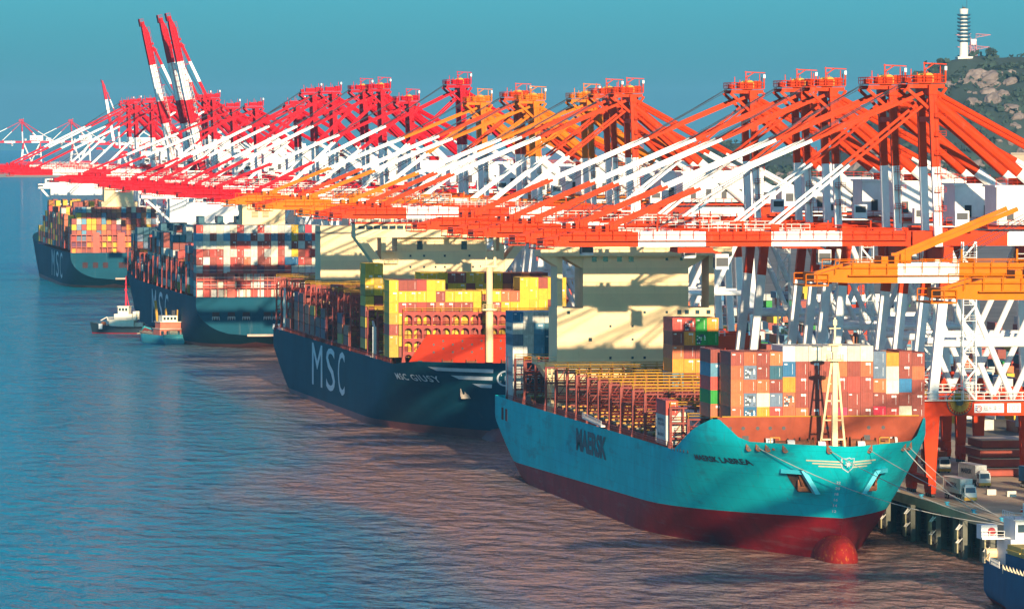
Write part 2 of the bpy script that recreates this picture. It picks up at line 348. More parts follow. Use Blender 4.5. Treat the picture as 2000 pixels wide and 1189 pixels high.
def boll_fn(m):
    m.tube((0, 0, 0), (0, 0, 0.55), 0.32, 10); m.tube((0, 0, 0.55), (0, 0, 0.8), 0.5, 10); m.box(-.6, .6, -.6, .6, -.02, .08)
for j in range(16):
    o = part('mooring_bollard', 'boll', boll_fn, [pmat('bollard_orange', (0.55, 0.13, 0.04), 0.6) if j % 3 else pmat('bollard_blue', (0.02, 0.25, 0.38), 0.6)], quay, (QX + 1.3, 985 + j * 24.0, QZ))
land = [(300, 700), (300, 3440), (420, 4000), (900, 9000), (2500, 12000), (9000, 12000), (9000, 700)]
mb = MB(); mb.add([(x, y, QZ - 0.01) for x, y in land], [tuple(range(len(land)))[::-1]])
mb.add([(x, y, z) for x, y in land[1:5] for z in (-2, QZ - 0.01)], [(2 * i, 2 * i + 1, 2 * i + 3, 2 * i + 2) for i in range(3)])
tag(link('yard_ground', mb.mesh('yard_ground', [ASPH])), 'paved container yard behind the quay', kind='structure')
mb = MB(); mb.box(-2600, 900, 9900, 10400, -1, 6); mb.box(-2000, 900, 10400, 10900, -1, 14)
tag(link('far_shore', mb.mesh('far_shore', [LANDM])), 'low hazy far shore at the horizon', kind='structure')

# ------------------------------------------------------------------ hills
def noise2(x, y, seed=0):
    from mathutils import noise
    return noise.fractal(Vector((x, y, seed * 7.3)), 1.0, 2.0, 5)
HC = (1064.0, 4925.0)
def hill_h(x, y):
    # ridge running right from the tower peak; falls away to the left
    u = x - HC[0]; v = y - HC[1]
    r = 117 * math.exp(-((u / 105) ** 2 if u < 0 else (u / 620) ** 2) - (v / 260) ** 2)
    r2 = 58 * math.exp(-((u + 190) / 170) ** 2 - ((v - 120) / 260) ** 2) 
    r3 = 95 * math.exp(-((u - 330) / 260) ** 2 - ((v + 60) / 260) ** 2) * 0.35
    h = max(r, r2) * 0.93 + 0.07 * (r + r2) + r3
    n = noise2(x / 90, y / 90) * 10 + noise2(x / 25, y / 25, 2) * 3.2
    return QZ - 3 + h + n * min(1, h / 30)
pk = hill_h(*HC)
rows = []
N = 110
for j in range(N):
    y = HC[1] - 620 + 1240 * j / (N - 1); rows.append([(HC[0] - 500 + 1640 * i / (N * 2 - 1), y, hill_h(HC[0] - 500 + 1640 * i / (N * 2 - 1), y)) for i in range(N * 2)])
mb = MB(); mb.grid(rows)
HILLM = pmat('hill_soil', (0.035, 0.060, 0.050), 0.95, 0.4, 0.02, 0.5, (0.12, 0.11, 0.09), sscale=(0.03, 0.03, 0.03))
hill = tag(link('hill', mb.mesh('hill', [HILLM], True)), 'rocky wooded hill behind the cranes', kind='structure')
ROCK = pmat('granite', (0.22, 0.17, 0.15), 0.9, 0.45, 0.12, 0.4, (0.15, 0.13, 0.12), sscale=(0.1, 0.1, 0.1))
def rock_mesh(seed):
    from mathutils import noise
    bm = bmesh.new(); bmesh.ops.create_icosphere(bm, subdivisions=3, radius=1.0)
    for v in bm.verts:
        d = 1 + 0.42 * noise.noise(v.co * 1.3 + Vector((seed * 9, 0, 0))) + 0.16 * noise.noise(v.co * 3.1 + Vector((0, seed * 5, 0)))
        v.co *= d
    me = bpy.data.meshes.new('rock'); bm.to_mesh(me); bm.free(); me.materials.append(ROCK); return me
rocks = [rock_mesh(i) for i in range(5)]
rr = random.Random(5)
for k in range(260):
    x = HC[0] + rr.uniform(-330, 80); y = HC[1] - rr.uniform(60, 260); z = hill_h(x, y)
    if z < 25 or z > pk - 10: continue
    s = rr.choice((2, 3, 4, 4, 5, 6, 8))
    o = link('rock', rocks[k % 5], hill, (x, y, z), (rr.uniform(-.4, .4), rr.uniform(-.4, .4), rr.uniform(0, 6)))
    o.scale = (s * rr.uniform(.9, 1.6), s, s * rr.uniform(.6, .95))
# scrub and trees of the hillside: leaf clumps in one mass
LEAF = pmat('scrub_foliage', (0.030, 0.055, 0.040), 0.9, 0.5, 0.06, 0.5, (0.07, 0.10, 0.04), sscale=(0.15, 0.15, 0.15))
mb = MB(); 
for k in range(9000):
    x = HC[0] + rr.uniform(-520, 420); y = HC[1] + rr.uniform(-380, 90); 
    if noise2(x / 45, y / 45, 4) < -0.22: continue
    z = hill_h(x, y)
    if z < 14: continue
    s = rr.uniform(1.2, 3.4)
    for q in range(4):
        c = Vector((x + rr.gauss(0, s * .8), y + rr.gauss(0, s * .8), z + rr.uniform(0.1, 1.3) * s))
        a = Vector((rr.gauss(0, 1), rr.gauss(0, 1), rr.gauss(0, .7))).normalized() * s; b = Vector((rr.gauss(0, 1), rr.gauss(0, 1), rr.gauss(0, 1))).normalized() * s
        mb.add([tuple(c + a), tuple(c + b), tuple(c - a), tuple(c - b)], [(0, 1, 2, 3)])
tag(link('hillside_scrub', mb.mesh('hillside_scrub', [LEAF])), 'dark green scrub and low trees covering the hill', 'scrub', kind='stuff')

# tower on the hill
tw = tag(link('ringed_tower', None, None, (HC[0], HC[1] - 12, pk - 3)), 'white tower with dark rings on top of the hill', 'tower')
TW = pmat('tower_white', (0.72, 0.66, 0.58), 0.6); TB = pmat('tower_ring_blue', (0.03, 0.10, 0.16), 0.5)
part('shaft', None, lambda m: (m.tube((0, 0, 3), (0, 0, 38), 3.6, 20, 0, 2.9), m.tube((0, 0, 38), (0, 0, 44.5), 3.0, 20, 0, 3.6)), [TW], tw, smooth=False)
for k in range(8):
    part('ring_platform', 'towring', lambda m: (m.tube((0, 0, -.5), (0, 0, .3), 4.6, 20, 0, 5.4), m.tube((0, 0, .3), (0, 0, 1.1), 5.5, 20, 0), m.tube((0, 0, -.9), (0, 0, -.5), 3.6, 20, 0)), [TB], tw, (0, 0, 18.2 + k * 3.0))
part('base_building', None, lambda m: (m.box(-6, 6, -6, 5, -3, 5), m.box(6, 15.5, -6, 5, -3, 3.6), [m.box(7 + i * 2, 8 + i * 2, -6.2, -6, .6, 2.4, 1) for i in range(4)], m.box(-6.4, 6.4, -6.4, 5.4, 5, 5.5)), [TW, GLASS], tw)
part('antenna', None, lambda m: (m.tube((2.4, 0, 44.5), (2.4, 0, 57), .16, 5), m.tube((-1, 0, 44.5), (-1, 0, 48), .12, 5), m.tube((0, 0, 44.5), (0, 0, 46), 1.4, 10)), [DARK], tw)
# lattice pylon beside the tower
py = tag(link('lattice_pylon', None, None, (HC[0] + 19 + 160 * .0, HC[1] + 40, pk - 8)), 'pink-red lattice power pylon with wide arms beside the ringed tower', 'pylon')
PYR = pmat('pylon_red', (0.45, 0.16, 0.18), 0.6)
def pyl(m):
    H = 26; 
    for a in (-1, 1):
        for b in (-1, 1):
            m.beam((a * 3.6, b * 3.6, 0), (a * 2.0, b * 2.0, H), .5, .5)
    for k in range(7):
        z0 = k * H / 7; z1 = z0 + H / 7; w0 = 3.6 - 1.6 * z0 / H; w1 = 3.6 - 1.6 * z1 / H
        for a in (-1, 1):
            m.beam((-w0, a * w0, z0), (w1, a * w1, z1), .28, .28); m.beam((w0, a * w0, z0), (-w1, a * w1, z1), .28, .28)
            m.beam((a * w0, -w0, z0), (a * w1, w1, z1), .28, .28); m.beam((-w0, a * w0, z0), (w0, a * w0, z0), .28, .28)
part('mast', None, pyl, [PYR], py)
def arms(m):
    for z, w in ((17, 14), (27, 15)):
        for s in (-1, 1):
            m.beam((s * 2, -1.6, z), (s * w, 0, z + 2.2), .4, .4); m.beam((s * 2, 1.6, z + 2.2), (s * w, 0, z + 2.2), .4, .4); m.beam((s * 2, -1.6, z + 3), (s * w, 0, z + 2.2), .4, .4)
            for q in range(5):
                t = q / 5; m.beam((s * (2 + (w - 2) * t), 0, z + 2.2 * t), (s * (2 + (w - 2) * (t + .1)), 0, z + 2.6), .22, .22)
part('cross_arm', None, arms, [PYR], py)
part('white_band', None, lambda m: m.box(-2.4, 2.4, -2.4, 2.4, 21, 25.5), [TW], py)
# trees on the crest by the tower
def tree(x, y, h, rad, seed):
    z = hill_h(x, y); t = link('tree', None, None, (x, y, z - .5)); q = random.Random(seed)
    def tr(m):
        m.tube((0, 0, 0), (.2, 0, h * .55), .5, 7, 0, .28)
        for k in range(5):
            a = k * 1.3; m.tube((.1, 0, h * (.3 + .05 * k)), (math.cos(a) * rad * .6, math.sin(a) * rad * .6, h * (.6 + .05 * k)), .2, 5, 0, .08)
    part('trunk', None, tr, [pmat('bark', (0.09, 0.06, 0.04), 0.9)], t)
    def cr(m):
        for k in range(620):
            d = Vector((q.gauss(0, 1), q.gauss(0, 1), q.gauss(0, 1))).normalized() * (q.random() ** .4)
            lobe = 1 + .35 * math.sin(3 * math.atan2(d.y, d.x) + seed)
            c = Vector((d.x * rad * lobe, d.y * rad * lobe, h * .68 + d.z * h * .36))
            a = Vector((q.gauss(0, 1), q.gauss(0, 1), q.gauss(0, 1))).normalized() * .55; b = Vector((q.gauss(0, 1), q.gauss(0, 1), q.gauss(0, 1))).normalized() * .55
            m.add([tuple(c + a), tuple(c + b), tuple(c - a), tuple(c - b)], [(0, 1, 2, 3)])
    part('crown', None, cr, [LEAF], t); return t
tag(tree(HC[0] - 27, HC[1] - 18, 9, 4.2, 1), 'round dark tree on the crest farthest left of the ringed tower', 'tree')
tag(tree(HC[0] - 20, HC[1] - 14, 7, 3.6, 2), 'low dark tree on the crest just left of the ringed tower', 'tree')
tag(tree(HC[0] + 21, HC[1] - 16, 8.5, 4.0, 3), 'dark tree on the crest between tower building and pylon', 'tree')
# pale building at the foot of the hill, right edge
bld = tag(link('hillside_building', None, None, (1000, 4450, QZ)), 'tan flat-roofed building at the right edge below the hill', 'building')
part('wall', None, lambda m: (m.box(0, 60, 0, 30, 0, 52), m.box(-30, 0, 2, 28, 0, 26)), [pmat('tan_render', (0.42, 0.32, 0.22), 0.8)], bld)
part('roof', None, lambda m: m.box(-.8, 60.8, -.8, 30.8, 52, 53.4), [pmat('tan_roof', (0.33, 0.25, 0.19), 0.8)], bld)
for i in range(5):
    for k in range(4): part('window', 'bwin', lambda m: m.box(0, 5.2, -.25, 0, 0, 4.2), [GLASS], bld, (4 + i * 11, 0, 8 + k * 11))
# ------------------------------------------------------------------ quay cranes
G = 32.0
def crane(y, typ, label, raised=0.0, x=QX + 3.9, z=QZ, detail=2, tipcol=None, sign=None, trolley=-20, mhx=0, group='ship-to-shore cranes along the quay', band=0):
    t = tag(link('quay_crane', None, None, (x, y, z)), label, 'crane', group)
    RED = {'o': ORANGE, 'r': CRIM, 's': CRIM, 'a': AMBER}[typ]; BO = tipcol or RED
    AP = {'o': 80.0, 'r': 84.5, 's': 80.0, 'a': 79.0}[typ]
    M = [RED, WHITE, DARK]; K = typ + (tipcol.name if tipcol else '') + str(band)
    P = lambda name, key, fn, mats=M, loc=(0, 0, 0), rot=(0, 0, 0), par=t: part(name, K + key, fn, mats, par, loc, rot)
    # running gear
    def bogie(m):
        m.beam((0, -3.4, 1.9), (0, 3.4, 1.9), 1.0, .9, 0)
        for s in (-1, 1):
            m.beam((0, s * 1.8 - 1.4, 1.1), (0, s * 1.8 + 1.4, 1.1), .9, .7, 0)
            for q in (-.9, .9): m.tube((-.35, s * 1.8 + q, .42), (.35, s * 1.8 + q, .42), .4, 10, 2)
    for gx in (0, G):
        for s in (-1, 1): P('bogie', 'bog', bogie, M, (gx, s * 9, 0))
        P('sill_beam', 'sill', lambda m: m.beam((0, -11, 3.1), (0, 11, 3.1), 1.5, 1.6, 0), M, (gx, 0, 0))
    # legs
    for s in (-1, 1):
        P('leg', 'legs' + str(s), lambda m: (m.beam((0, s * 9, 3.9), (0, s * 9, 16), 1.9, 1.7, 0, 3.4, 2.0, up=(0, 1, 0)),
            m.banded((.4, s * 9, 19), (3.6, s * 8.6, 49), [(.66, 1), (1, 0)], 'beam', 1.8, 1.7, up=(0, 1, 0))))
        P('leg', 'legl' + str(s), lambda m: (m.beam((G, s * 9, 3.9), (G, s * 9, 16), 1.9, 1.7, 0, 2.8, 2.0, up=(0, 1, 0)),
            m.banded((G, s * 9, 19), (G - 1.6, s * 8.6, 49), [(.66, 1), (1, 0)], 'beam', 1.8, 1.7, up=(0, 1, 0))))
        P('portal_beam', 'port' + str(s), lambda m: (m.beam((-1.6, s * 9, 17.5), (G + 1.6, s * 9, 17.5), 1.9, 3.2, 0),
            m.add([(-1.6, s * 9 - .94, 15.9), (-1.6, s * 9 + .94, 15.9), (1.2, s * 9 + .94, 15.9), (1.2, s * 9 - .94, 15.9), (-.9, s * 9 - .85, 12), (-.9, s * 9 + .85, 12), (.9, s * 9 + .85, 12), (.9, s * 9 - .85, 12)],
                  [(0, 1, 2, 3), (7, 6, 5, 4), (0, 4, 5, 1), (1, 5, 6, 2), (2, 6, 7, 3), (3, 7, 4, 0)], 0)))
        for q, (a, b) in enumerate((((3.9, 48.5), (16.5, 19.2)), ((16.5, 19.2), (G - 1.9, 48.5)))):
            P('brace', 'br%d%d' % (s, q), lambda m: m.tube((a[0], s * 8.7, a[1]), (b[0], s * 8.8, b[1]), .62, 8, 1))
        P('tie_beam', 'tie' + str(s), lambda m: m.tube((1.9, s * 8.8, 30), (G - .9, s * 8.8, 30), .7, 8, 1))
        P('girder', 'gir' + str(s), lambda m: m.banded((-2.6, s * 3.5, 50.55), (57, s * 3.5, 50.55), [(.1, 0), (.32, 0), (.55, 1), (.8, 0), (1, 1)], 'beam', 1.5, 2.9))
        P('tower_column', 'col' + str(s), lambda m: m.banded((2.2, s * 6.0, 49), (1.0, s * 5.6, AP - 1), [(.52, 1), (1, 0)], 'beam', 1.5, 1.35, up=(0, 1, 0)))
        P('rear_leg', 'rl' + str(s), lambda m: m.banded((1.6, s * 5.4, AP - 2.5), (G, s * 7.2, 52), [(.55, 0), (1, 1)], 'tube', 1.08, n=10))
        P('backstay', 'bs' + str(s), lambda m: m.banded((2.0, s * 4.6, AP - .8), (52, s * 3.5, 52.2), [(.5, 0), (1, 1)], 'tube', .5, n=8))
    for q, (xx, zz, yy) in enumerate(((0, 17.4, 8), (G, 17.4, 8), (3.6, 47.7, 9.4), (G - 1.6, 47.7, 9.4))):
        P('cross_beam', 'cb%d' % q, lambda m: m.beam((xx, -yy, zz), (xx, yy, zz), 1.6, 2.5, 0))
    # apex head
    def apex(m):
        m.beam((1, -6.6, AP - .2), (1, 6.6, AP - .2), 1.7, 1.9, 0)
        for q in range(9): m.beam((-3.6 + q * .9, -5.2 + (q * 2.3) % 4, AP + 1.3), (-3.6 + q * .9, -5.2 + (q * 2.3) % 4, AP + 2.2 + (q * 1.7) % 2.4), .16, .16, 0)
        m.beam((3.7, -5.3, AP + 1.3), (3.7, -5.3, AP + 4.3), .3, .3, 0); m.box(3.5, 3.95, -5.6, -5.0, AP + 3.6, AP + 4.4, 1)
        m.beam((1, -4.5, AP - 6), (1, 4.5, AP - 6), 1.0, 1.0, 0)
        m.beam((-3.8, -4.6, AP + .5), (3.6, -4.6, AP + .5), .6, .8, 0); m.beam((-3.8, 4.6, AP + .5), (3.6, 4.6, AP + .5), .6, .8, 0)
        m.box(-3.8, 3.8, -5.4, 5.4, AP + 1.1, AP + 1.25, 0)
        for s in (-1, 1): m.beam((-4, s * 4.6, AP + .2), (.4, s * 4.8, AP - 3.8), .6, .6, 0); m.beam((4, s * 4.6, AP + .2), (1.6, s * 4.8, AP - 3.2), .5, .5, 0)
        m.box(-2, 1.5, -3.5, -1.2, AP + 1.3, AP + 2.6, 0); m.box(2.0, 3.6, -2, 2.6, AP + 1.3, AP + 3.0, 0); m.box(-3.6, -2.4, -1.5, 1.5, AP + 1.3, AP + 2.2, 0)
    ap = P('apex_platform', 'apx', apex)
    if detail > 1:
        def arail(m):
            for a, b in (((-3.8, -5.4), (3.8, -5.4)), ((3.8, -5.4), (3.8, 5.4)), ((3.8, 5.4), (-3.8, 5.4)), ((-3.8, 5.4), (-3.8, -5.4))):
                m.rail((*a, AP + 1.3), (*b, AP + 1.3), 1.25, 1.7, .07)
        P('railing', 'apr', arail, par=ap)
        P('sheave', 'shv', lambda m: [m.tube((.8, q, AP + 2.0), (.8, q + .35, AP + 2.0), 1.15, 14, 0) for q in (-3.4, -1.0, 1.0, 3.4)], [YELL], par=ap)
        P('davit', 'dav', lambda m: (m.beam((-.5, -5, AP + 1.3), (-.5, -5, AP + 5.2), .2, .2, 0), m.beam((-.7, -5, AP + 5.0), (4.0, -5, AP + 4.8), .16, .2, 0), m.beam((-.5, -5, AP + 3.6), (1.4, -5, AP + 4.9), .2, .2, 0)), par=ap)
    # boom, hinged at (-3, 0, 50.6)
    hz = 50.55; BL = 72.0
    bands = [(.1, 0), (.36, 1), (.52, 0), (.78, 1), (1, 0)] if typ in 'rs' else [(.205, 0), (.415, 1), (.61, 0), (.81, 1), (1, 0)] if band == 0 else [(.30, 0), (.52, 1), (.76, 0), (.9, 1), (1, 0)]
    def boom(m):
        for s in (-1, 1):
            m.banded((0, s * 3.5, 0), (-BL + 5, s * 3.5, 0), bands, 'beam', 1.5, 2.9)
            # tapered nose
            x0, x1 = -BL + 5, -BL - 1
            m.add([(x0, s * 3.5 - .75, -1.45), (x0, s * 3.5 + .75, -1.45), (x0, s * 3.5 + .75, 1.45), (x0, s * 3.5 - .75, 1.45),
                   (x1, s * 3.5 - .6, -1.2), (x1, s * 3.5 + .6, -1.2), (x1, s * 3.5 + .6, -.3), (x1, s * 3.5 - .6, -.3)],
                  [(0, 1, 2, 3), (7, 6, 5, 4), (0, 4, 5, 1), (1, 5, 6, 2), (2, 6, 7, 3), (3, 7, 4, 0)], 0)
        for k in range(11):
            xx = -3 - k * 6.4; m.beam((xx, -3, -.3 if k % 2 else .9), (xx, 3, -.3 if k % 2 else .9), .7, .9, 0)
        m.beam((-BL - .6, -4.4, -.6), (-BL - .6, 4.4, -.6), 1.0, 1.4, 0); m.box(-BL - 2.6, -BL + 1, -5, 5, -1.9, -1.7, 0)
        for xx in (-27, -59):
            for s in (-1, 1): m.beam((xx, s * 3.5, 1.4), (xx, s * 3.5, 2.9), 1.6, 1.0, 0)
        for k in range(7): m.beam((-8 - k * 8.5, -4.1, 1.45), (-8 - k * 8.5, -4.1, 3.6), .28, .28, 0)
        for xx in (-33, -34.5, -60, -62, -13): m.box(xx - .5, xx + .5, -2.8, 2.4, 1.3, 2.5, 0)
    b = P('boom', 'boom', boom, [BO, WHITE, DARK], (-3, 0, hz), (0, R(raised), 0))
    if detail > 0:
        def brail(m):
            m.box(-BL + 4, -1, -5.4, -4.3, -.35, -.25, 0)
            for s in (-1, 1): m.rail((-1, s * 5.3, .0), (-BL + 2, s * 5.3, .0), 1.9, 2.6, .07, 0)
            m.rail((-20, -3.5, 1.45), (-42, -3.5, 1.45), 1.4, 1.8, .07, 1)
            for s in (-1, 1): m.rail((-BL - 2.4, s * 4.8, -1.7), (-BL + 1, s * 4.8, -1.7), 1.6, 1.2, .08, 0)
        P('walkway_railing', 'brl', brail, [BO, RAILW], par=b)
    # stays
    ra = R(raised)
    def bp(xx, zz=2.6): return (-3 + xx * math.cos(ra) + zz * math.sin(ra), hz - xx * math.sin(ra) + zz * math.cos(ra))
    for s in (-1, 1):
        e = bp(-59); i = bp(-27); kk = str(s) + str(raised)
        P('forestay', 'fo' + kk, lambda m: m.banded((-.6, s * 4.3, AP - .8), (e[0], s * 3.5, e[1]), [(.36, 0), (.72, 1), (1, 0)], 'beam', .42, .66))
        P('forestay', 'fi' + kk, lambda m: m.banded((-.4, s * 3.9, AP - 3.2), (i[0], s * 3.5, i[1]), [(.5, 0), (1, 1)], 'beam', .34, .55))
        if detail > 0: P('hoist_rope', 'hr' + kk, lambda m: [m.tube((-3.2 - q * .6, s * (1 + q * .5), AP + 1.6 - q * .5), (bp(-50, 2)[0] - q, s * (1 + q * .5), bp(-50, 2)[1]), .06, 4, 0) for q in (0, 2.2)], [ROPE])
    # machinery
    mh = P('machinery_house', 'mh', lambda m: (m.box(14, 35, -5.5, 5.5, 53.2, 60.6, 1), m.box(13.6, 35.4, -5.9, 5.9, 60.6, 61.0, 1), [m.box(16 + 4 * k, 17.4 + 4 * k, -5.7, -5.5, 54.2, 56.6, 2) for k in range(4)], m.box(18, 21, -2, 2, 61, 62.4, 0), m.box(12, 37, -6.6, 6.6, 52.4, 52.8, 0)), M, (mhx, 0, 0))
    if detail > 1: P('railing', 'mhr', lambda m: (m.rail((12, -6.6, 52.8), (37, -6.6, 52.8), 1.3, 2, .06), m.rail((13.8, -5.8, 61), (35.2, -5.8, 61), 1.2, 2, .06)), par=mh)
    P('electrical_house', 'eh', lambda m: (m.box(40, 48, -4.5, 4.5, 52.6, 57, 1), m.box(41, 43, -4.7, -4.5, 53.4, 55.4, 2)))
    P('small_cabin', 'scb', lambda m: (m.box(5.4, 8.2, -6.8, -4.2, 53, 56, 1), m.box(5.7, 7.9, -6.9, -6.8, 54.3, 55.6, 2), m.box(4.6, 9, -7.6, -3.4, 52.2, 52.5, 0)))
    # trolley with operator cabin and spreader
    tr = P('trolley', 'tro', lambda m: (m.box(-3.5, 3.5, -4.6, 4.6, 47.9, 48.9, 0), [m.tube((a, c, 48.9), (a, c, 49.3), .4, 8, 2) for a in (-2.6, 2.6) for c in (-3.6, 3.6)], m.box(-2.4, 2.4, -2.4, 2.4, 48.9, 50.4, 0)), M, (trolley, 0, 0))
    P('operator_cabin', 'opc', lambda m: (m.box(4.2, 6.8, -3.6, -1.2, 44.6, 47.6, 1), m.box(4.3, 6.7, -3.7, -3.6, 45.2, 46.9, 2), m.box(4.08, 4.2, -3.4, -1.4, 44.9, 46.9, 2), m.beam((5.5, -2.4, 47.5), (3.2, -2.4, 48.4), .5, .5, 0)), M, par=tr)
    # stairs and ladders
    if detail > 0:
        def stair(m):
            X0, X1, Y0, Y1 = 6.0, 8.6, -11.6, -9.9
            for xx in (X0, X1):
                for yy in (Y0, Y1): m.beam((xx, yy, 19), (xx, yy, 50), .2, .2, 0)
            for k in range(10):
                z0 = 19 + k * 3.1; m.box(X0, X1, Y0, Y1, z0, z0 + .12, 0)
                m.beam((X0 if k % 2 else X1, Y0, z0), (X1 if k % 2 else X0, Y0, z0 + 3.1), .22, .35, 0); m.rail((X0, Y0, z0), (X1, Y0, z0), 1.1, 1.3, .05, 0)
        P('stair_tower', 'sta', stair, [RAILW if typ not in 'rs' else CRIM])
        def ladder(m):
            for q in (-.3, .3): m.beam((2.6 + q, -7.0, 53), (1.5 + q, -6.6, AP - 1), .09, .09, 0)
            for k in range(6):
                z0 = 56 + k * (AP - 58) / 6; m.box(1.2, 3.4, -7.6, -6.4, z0, z0 + .08, 0); m.rail((1.2, -7.6, z0), (3.4, -7.6, z0), 1.0, 1.1, .05, 0)
        P('column_ladder', 'lad', ladder)
        def prail(m):
            m.box(-1.8, 22, -11.2, -10, 18.9, 19.05, 0); m.rail((-1.8, -11.2, 19.05), (24, -11.2, 19.05), 1.4, 1.5, .07, 0); m.rail((-1.8, -10, 19.05), (24, -10, 19.05), 1.4, 1.5, .06, 0)
        P('portal_walkway', 'pwk', prail, [RAILW])
    if detail > 1:
        def reel(m):
            c = Vector((5.6, -10.3, 18.6)); n = 26
            for k in range(n):
                a = 2 * math.pi * k / n; p = c + Vector((math.cos(a), 0, math.sin(a))) * 2.5; q = c + Vector((math.cos(a + 2 * math.pi / n), 0, math.sin(a + 2 * math.pi / n))) * 2.5
                m.beam(c, p, .10, .12, 0); m.beam(p, q, .16, .16, 1)
            m.tube(c + Vector((0, .3, 0)), c - Vector((0, .3, 0)), .7, 12, 1); m.tube(c + Vector((0, .2, 0)), c - Vector((0, .05, 0)), 1.9, 20, 0)
        P('cable_reel', 'reel', reel, [YELL, DARK])
    return t

CR = []
specs = [ # y, type, raised, detail, tip colour
    (818, 'a', 0, 2, AMBER), (909, 'a', 0, 2, AMBER), (1190, 'o', 0, 2, None), (1229, 'o', 0, 2, None), (1292, 'o', 0, 2, None), (1325, 'o', 0, 2, None),
    (1388, 'o', 0, 2, None), (1560, 'o', 0, 2, None), (1594, 'o', 0, 2, None), (1633, 'a', 0, 2, AMBER), (1733, 'a', 0, 2, AMBER), (1763, 'o', 0, 2, None), (1845, 'a', 0, 2, AMBER),
    (1892, 'r', 0, 2, None), (2021, 's', 0, 2, None), (2100, 'r', 0, 2, None), (2153, 'r', 0, 2, None), (2251, 'r', 0, 1, None), (2318, 'r', 0, 1, None), (2377, 's', 0, 1, None),
    (2539, 's', 0, 1, None), (2640, 's', 0, 1, None)]
ordw = ['', 'first', 'second', 'third', 'fourth', 'fifth', 'sixth', 'seventh', 'eighth', 'ninth', 'tenth']
no = {'o': 0, 'r': 0}
for i, (y, tp, ra, de, tip) in enumerate(specs):
    if i == 0: lab = 'amber crane boom jutting in lowest at the right edge, legs out of view'
    elif i == 1: lab = 'amber and white crane boom just above the lowest one at the right edge'
    elif i == 2: lab = 'orange-red quay crane with white sign reading 103 on its portal'
    elif tp == 'a': no['a'] = no.get('a', 0) + 1; lab = '%s amber-headed quay crane from the right, among the orange-red ones' % ordw[no['a']]
    elif tp == 'o': no['o'] += 1; lab = '%s orange-red quay crane to the left of the crane signed 103' % ordw[no['o']]
    else: no['r'] += 1; lab = '%s crimson quay crane with lowered boom, counted from the right' % ordw[no['r']]
    CR.append(crane(y, tp, lab, ra, detail=de, tipcol=tip, trolley=-12 - (i * 17) % 45, mhx=14 if i < 2 else 0, band=1 if i in (1,) else 0))
# raised booms over the far berth
for y, lab in ((2745, 'rightmost of the three tall crimson cranes with raised booms'), (2790, 'middle crimson crane with raised boom, standing darker'), (2895, 'leftmost of the three tall crimson cranes with raised booms')):
    CR.append(crane(y, 'r', lab, 78.0, detail=1, x=QX + 5))
for k, (y, x) in enumerate(((2985, QX + 5), (3120, QX + 8), (3250, QX + 10), (3350, QX + 14))):
    CR.append(crane(y, 'r', '%s far crimson crane with lowered boom beyond the raised booms' % ordw[k + 1], 0, detail=1, x=x))
# sign on the crane that reads 103
s = CR[2]; SB = pmat('sign_white', (0.82, 0.80, 0.76), 0.5); SBL = pmat('sign_blue_black', (0.03, 0.05, 0.12), 0.5); SRD = pmat('sign_red', (0.6, 0.03, 0.03), 0.5)
pl = boxpart('name_board', (8.6, 14.5, -10.08, -9.96, 16.5, 18.3), SB, s); p2 = boxpart('number_board', (15.2, 17.9, -10.08, -9.96, 16.5, 18.3), SB, s)
flat_text('board_lettering', '冠东集箱', 1.0, SBL, pl, (10.4, -10.10, 16.9), width=3.8)
flat_text('board_number', '103', 1.05, SBL, p2, (15.6, -10.10, 16.87), width=1.9, space=1.2)
def emb(m):
    for rr_, w, a0, a1, mm in ((.58, .16, -150, 120, 1), (.3, .14, -60, 200, 1)):
        n = 14
        for k in range(n):
            a = R(a0 + (a1 - a0) * k / n); b = R(a0 + (a1 - a0) * (k + 1) / n); c = Vector((9.5, -10.10, 17.3))
            f = lambda an, r: tuple(c + Vector((math.cos(an) * r, 0, math.sin(an) * r)))
            m.quad(f(a, rr_ - w / 2), f(b, rr_ - w / 2), f(b, rr_ + w / 2), f(a, rr_ + w / 2), 1)
    for k in range(3): m.quad((8.8, -10.10, 16.95 + k * .35), (9.2, -10.10, 16.95 + k * .35), (9.2, -10.10, 17.15 + k * .35), (8.8, -10.10, 17.15 + k * .35), 0)
part('board_emblem', None, emb, [pmat('sign_blue', (0.02, 0.10, 0.35), 0.5), SRD], pl)

# distant terminal seen through the haze
far = [(6650, 505, 80, 'lone far crimson crane with raised boom left of the three tall ones'),
       (5200, 470, 0, 'first faint far crane in the haze, nearest of the row'), (5700, 560, 0, 'second faint far crane in the haze left of the lone raised boom'),
       (6200, 610, 0, 'third faint far crane in the haze left of the lone raised boom'), (7300, 640, 0, 'fourth faint far crane in the haze, highest at left'), (7900, 650, 0, 'fifth faint far crane in the haze, toward the left edge'),
       (9950, 600, 0, 'sixth faint far crane in the haze near the left edge'), (10100, 690, 0, 'faintest far crane at the left edge of the horizon')]
for y, x, ra, lab in far: crane(y, 'r', lab, ra, x=x, detail=0, z=6.0 if y > 9000 else QZ, group='hazy cranes of the far terminal')
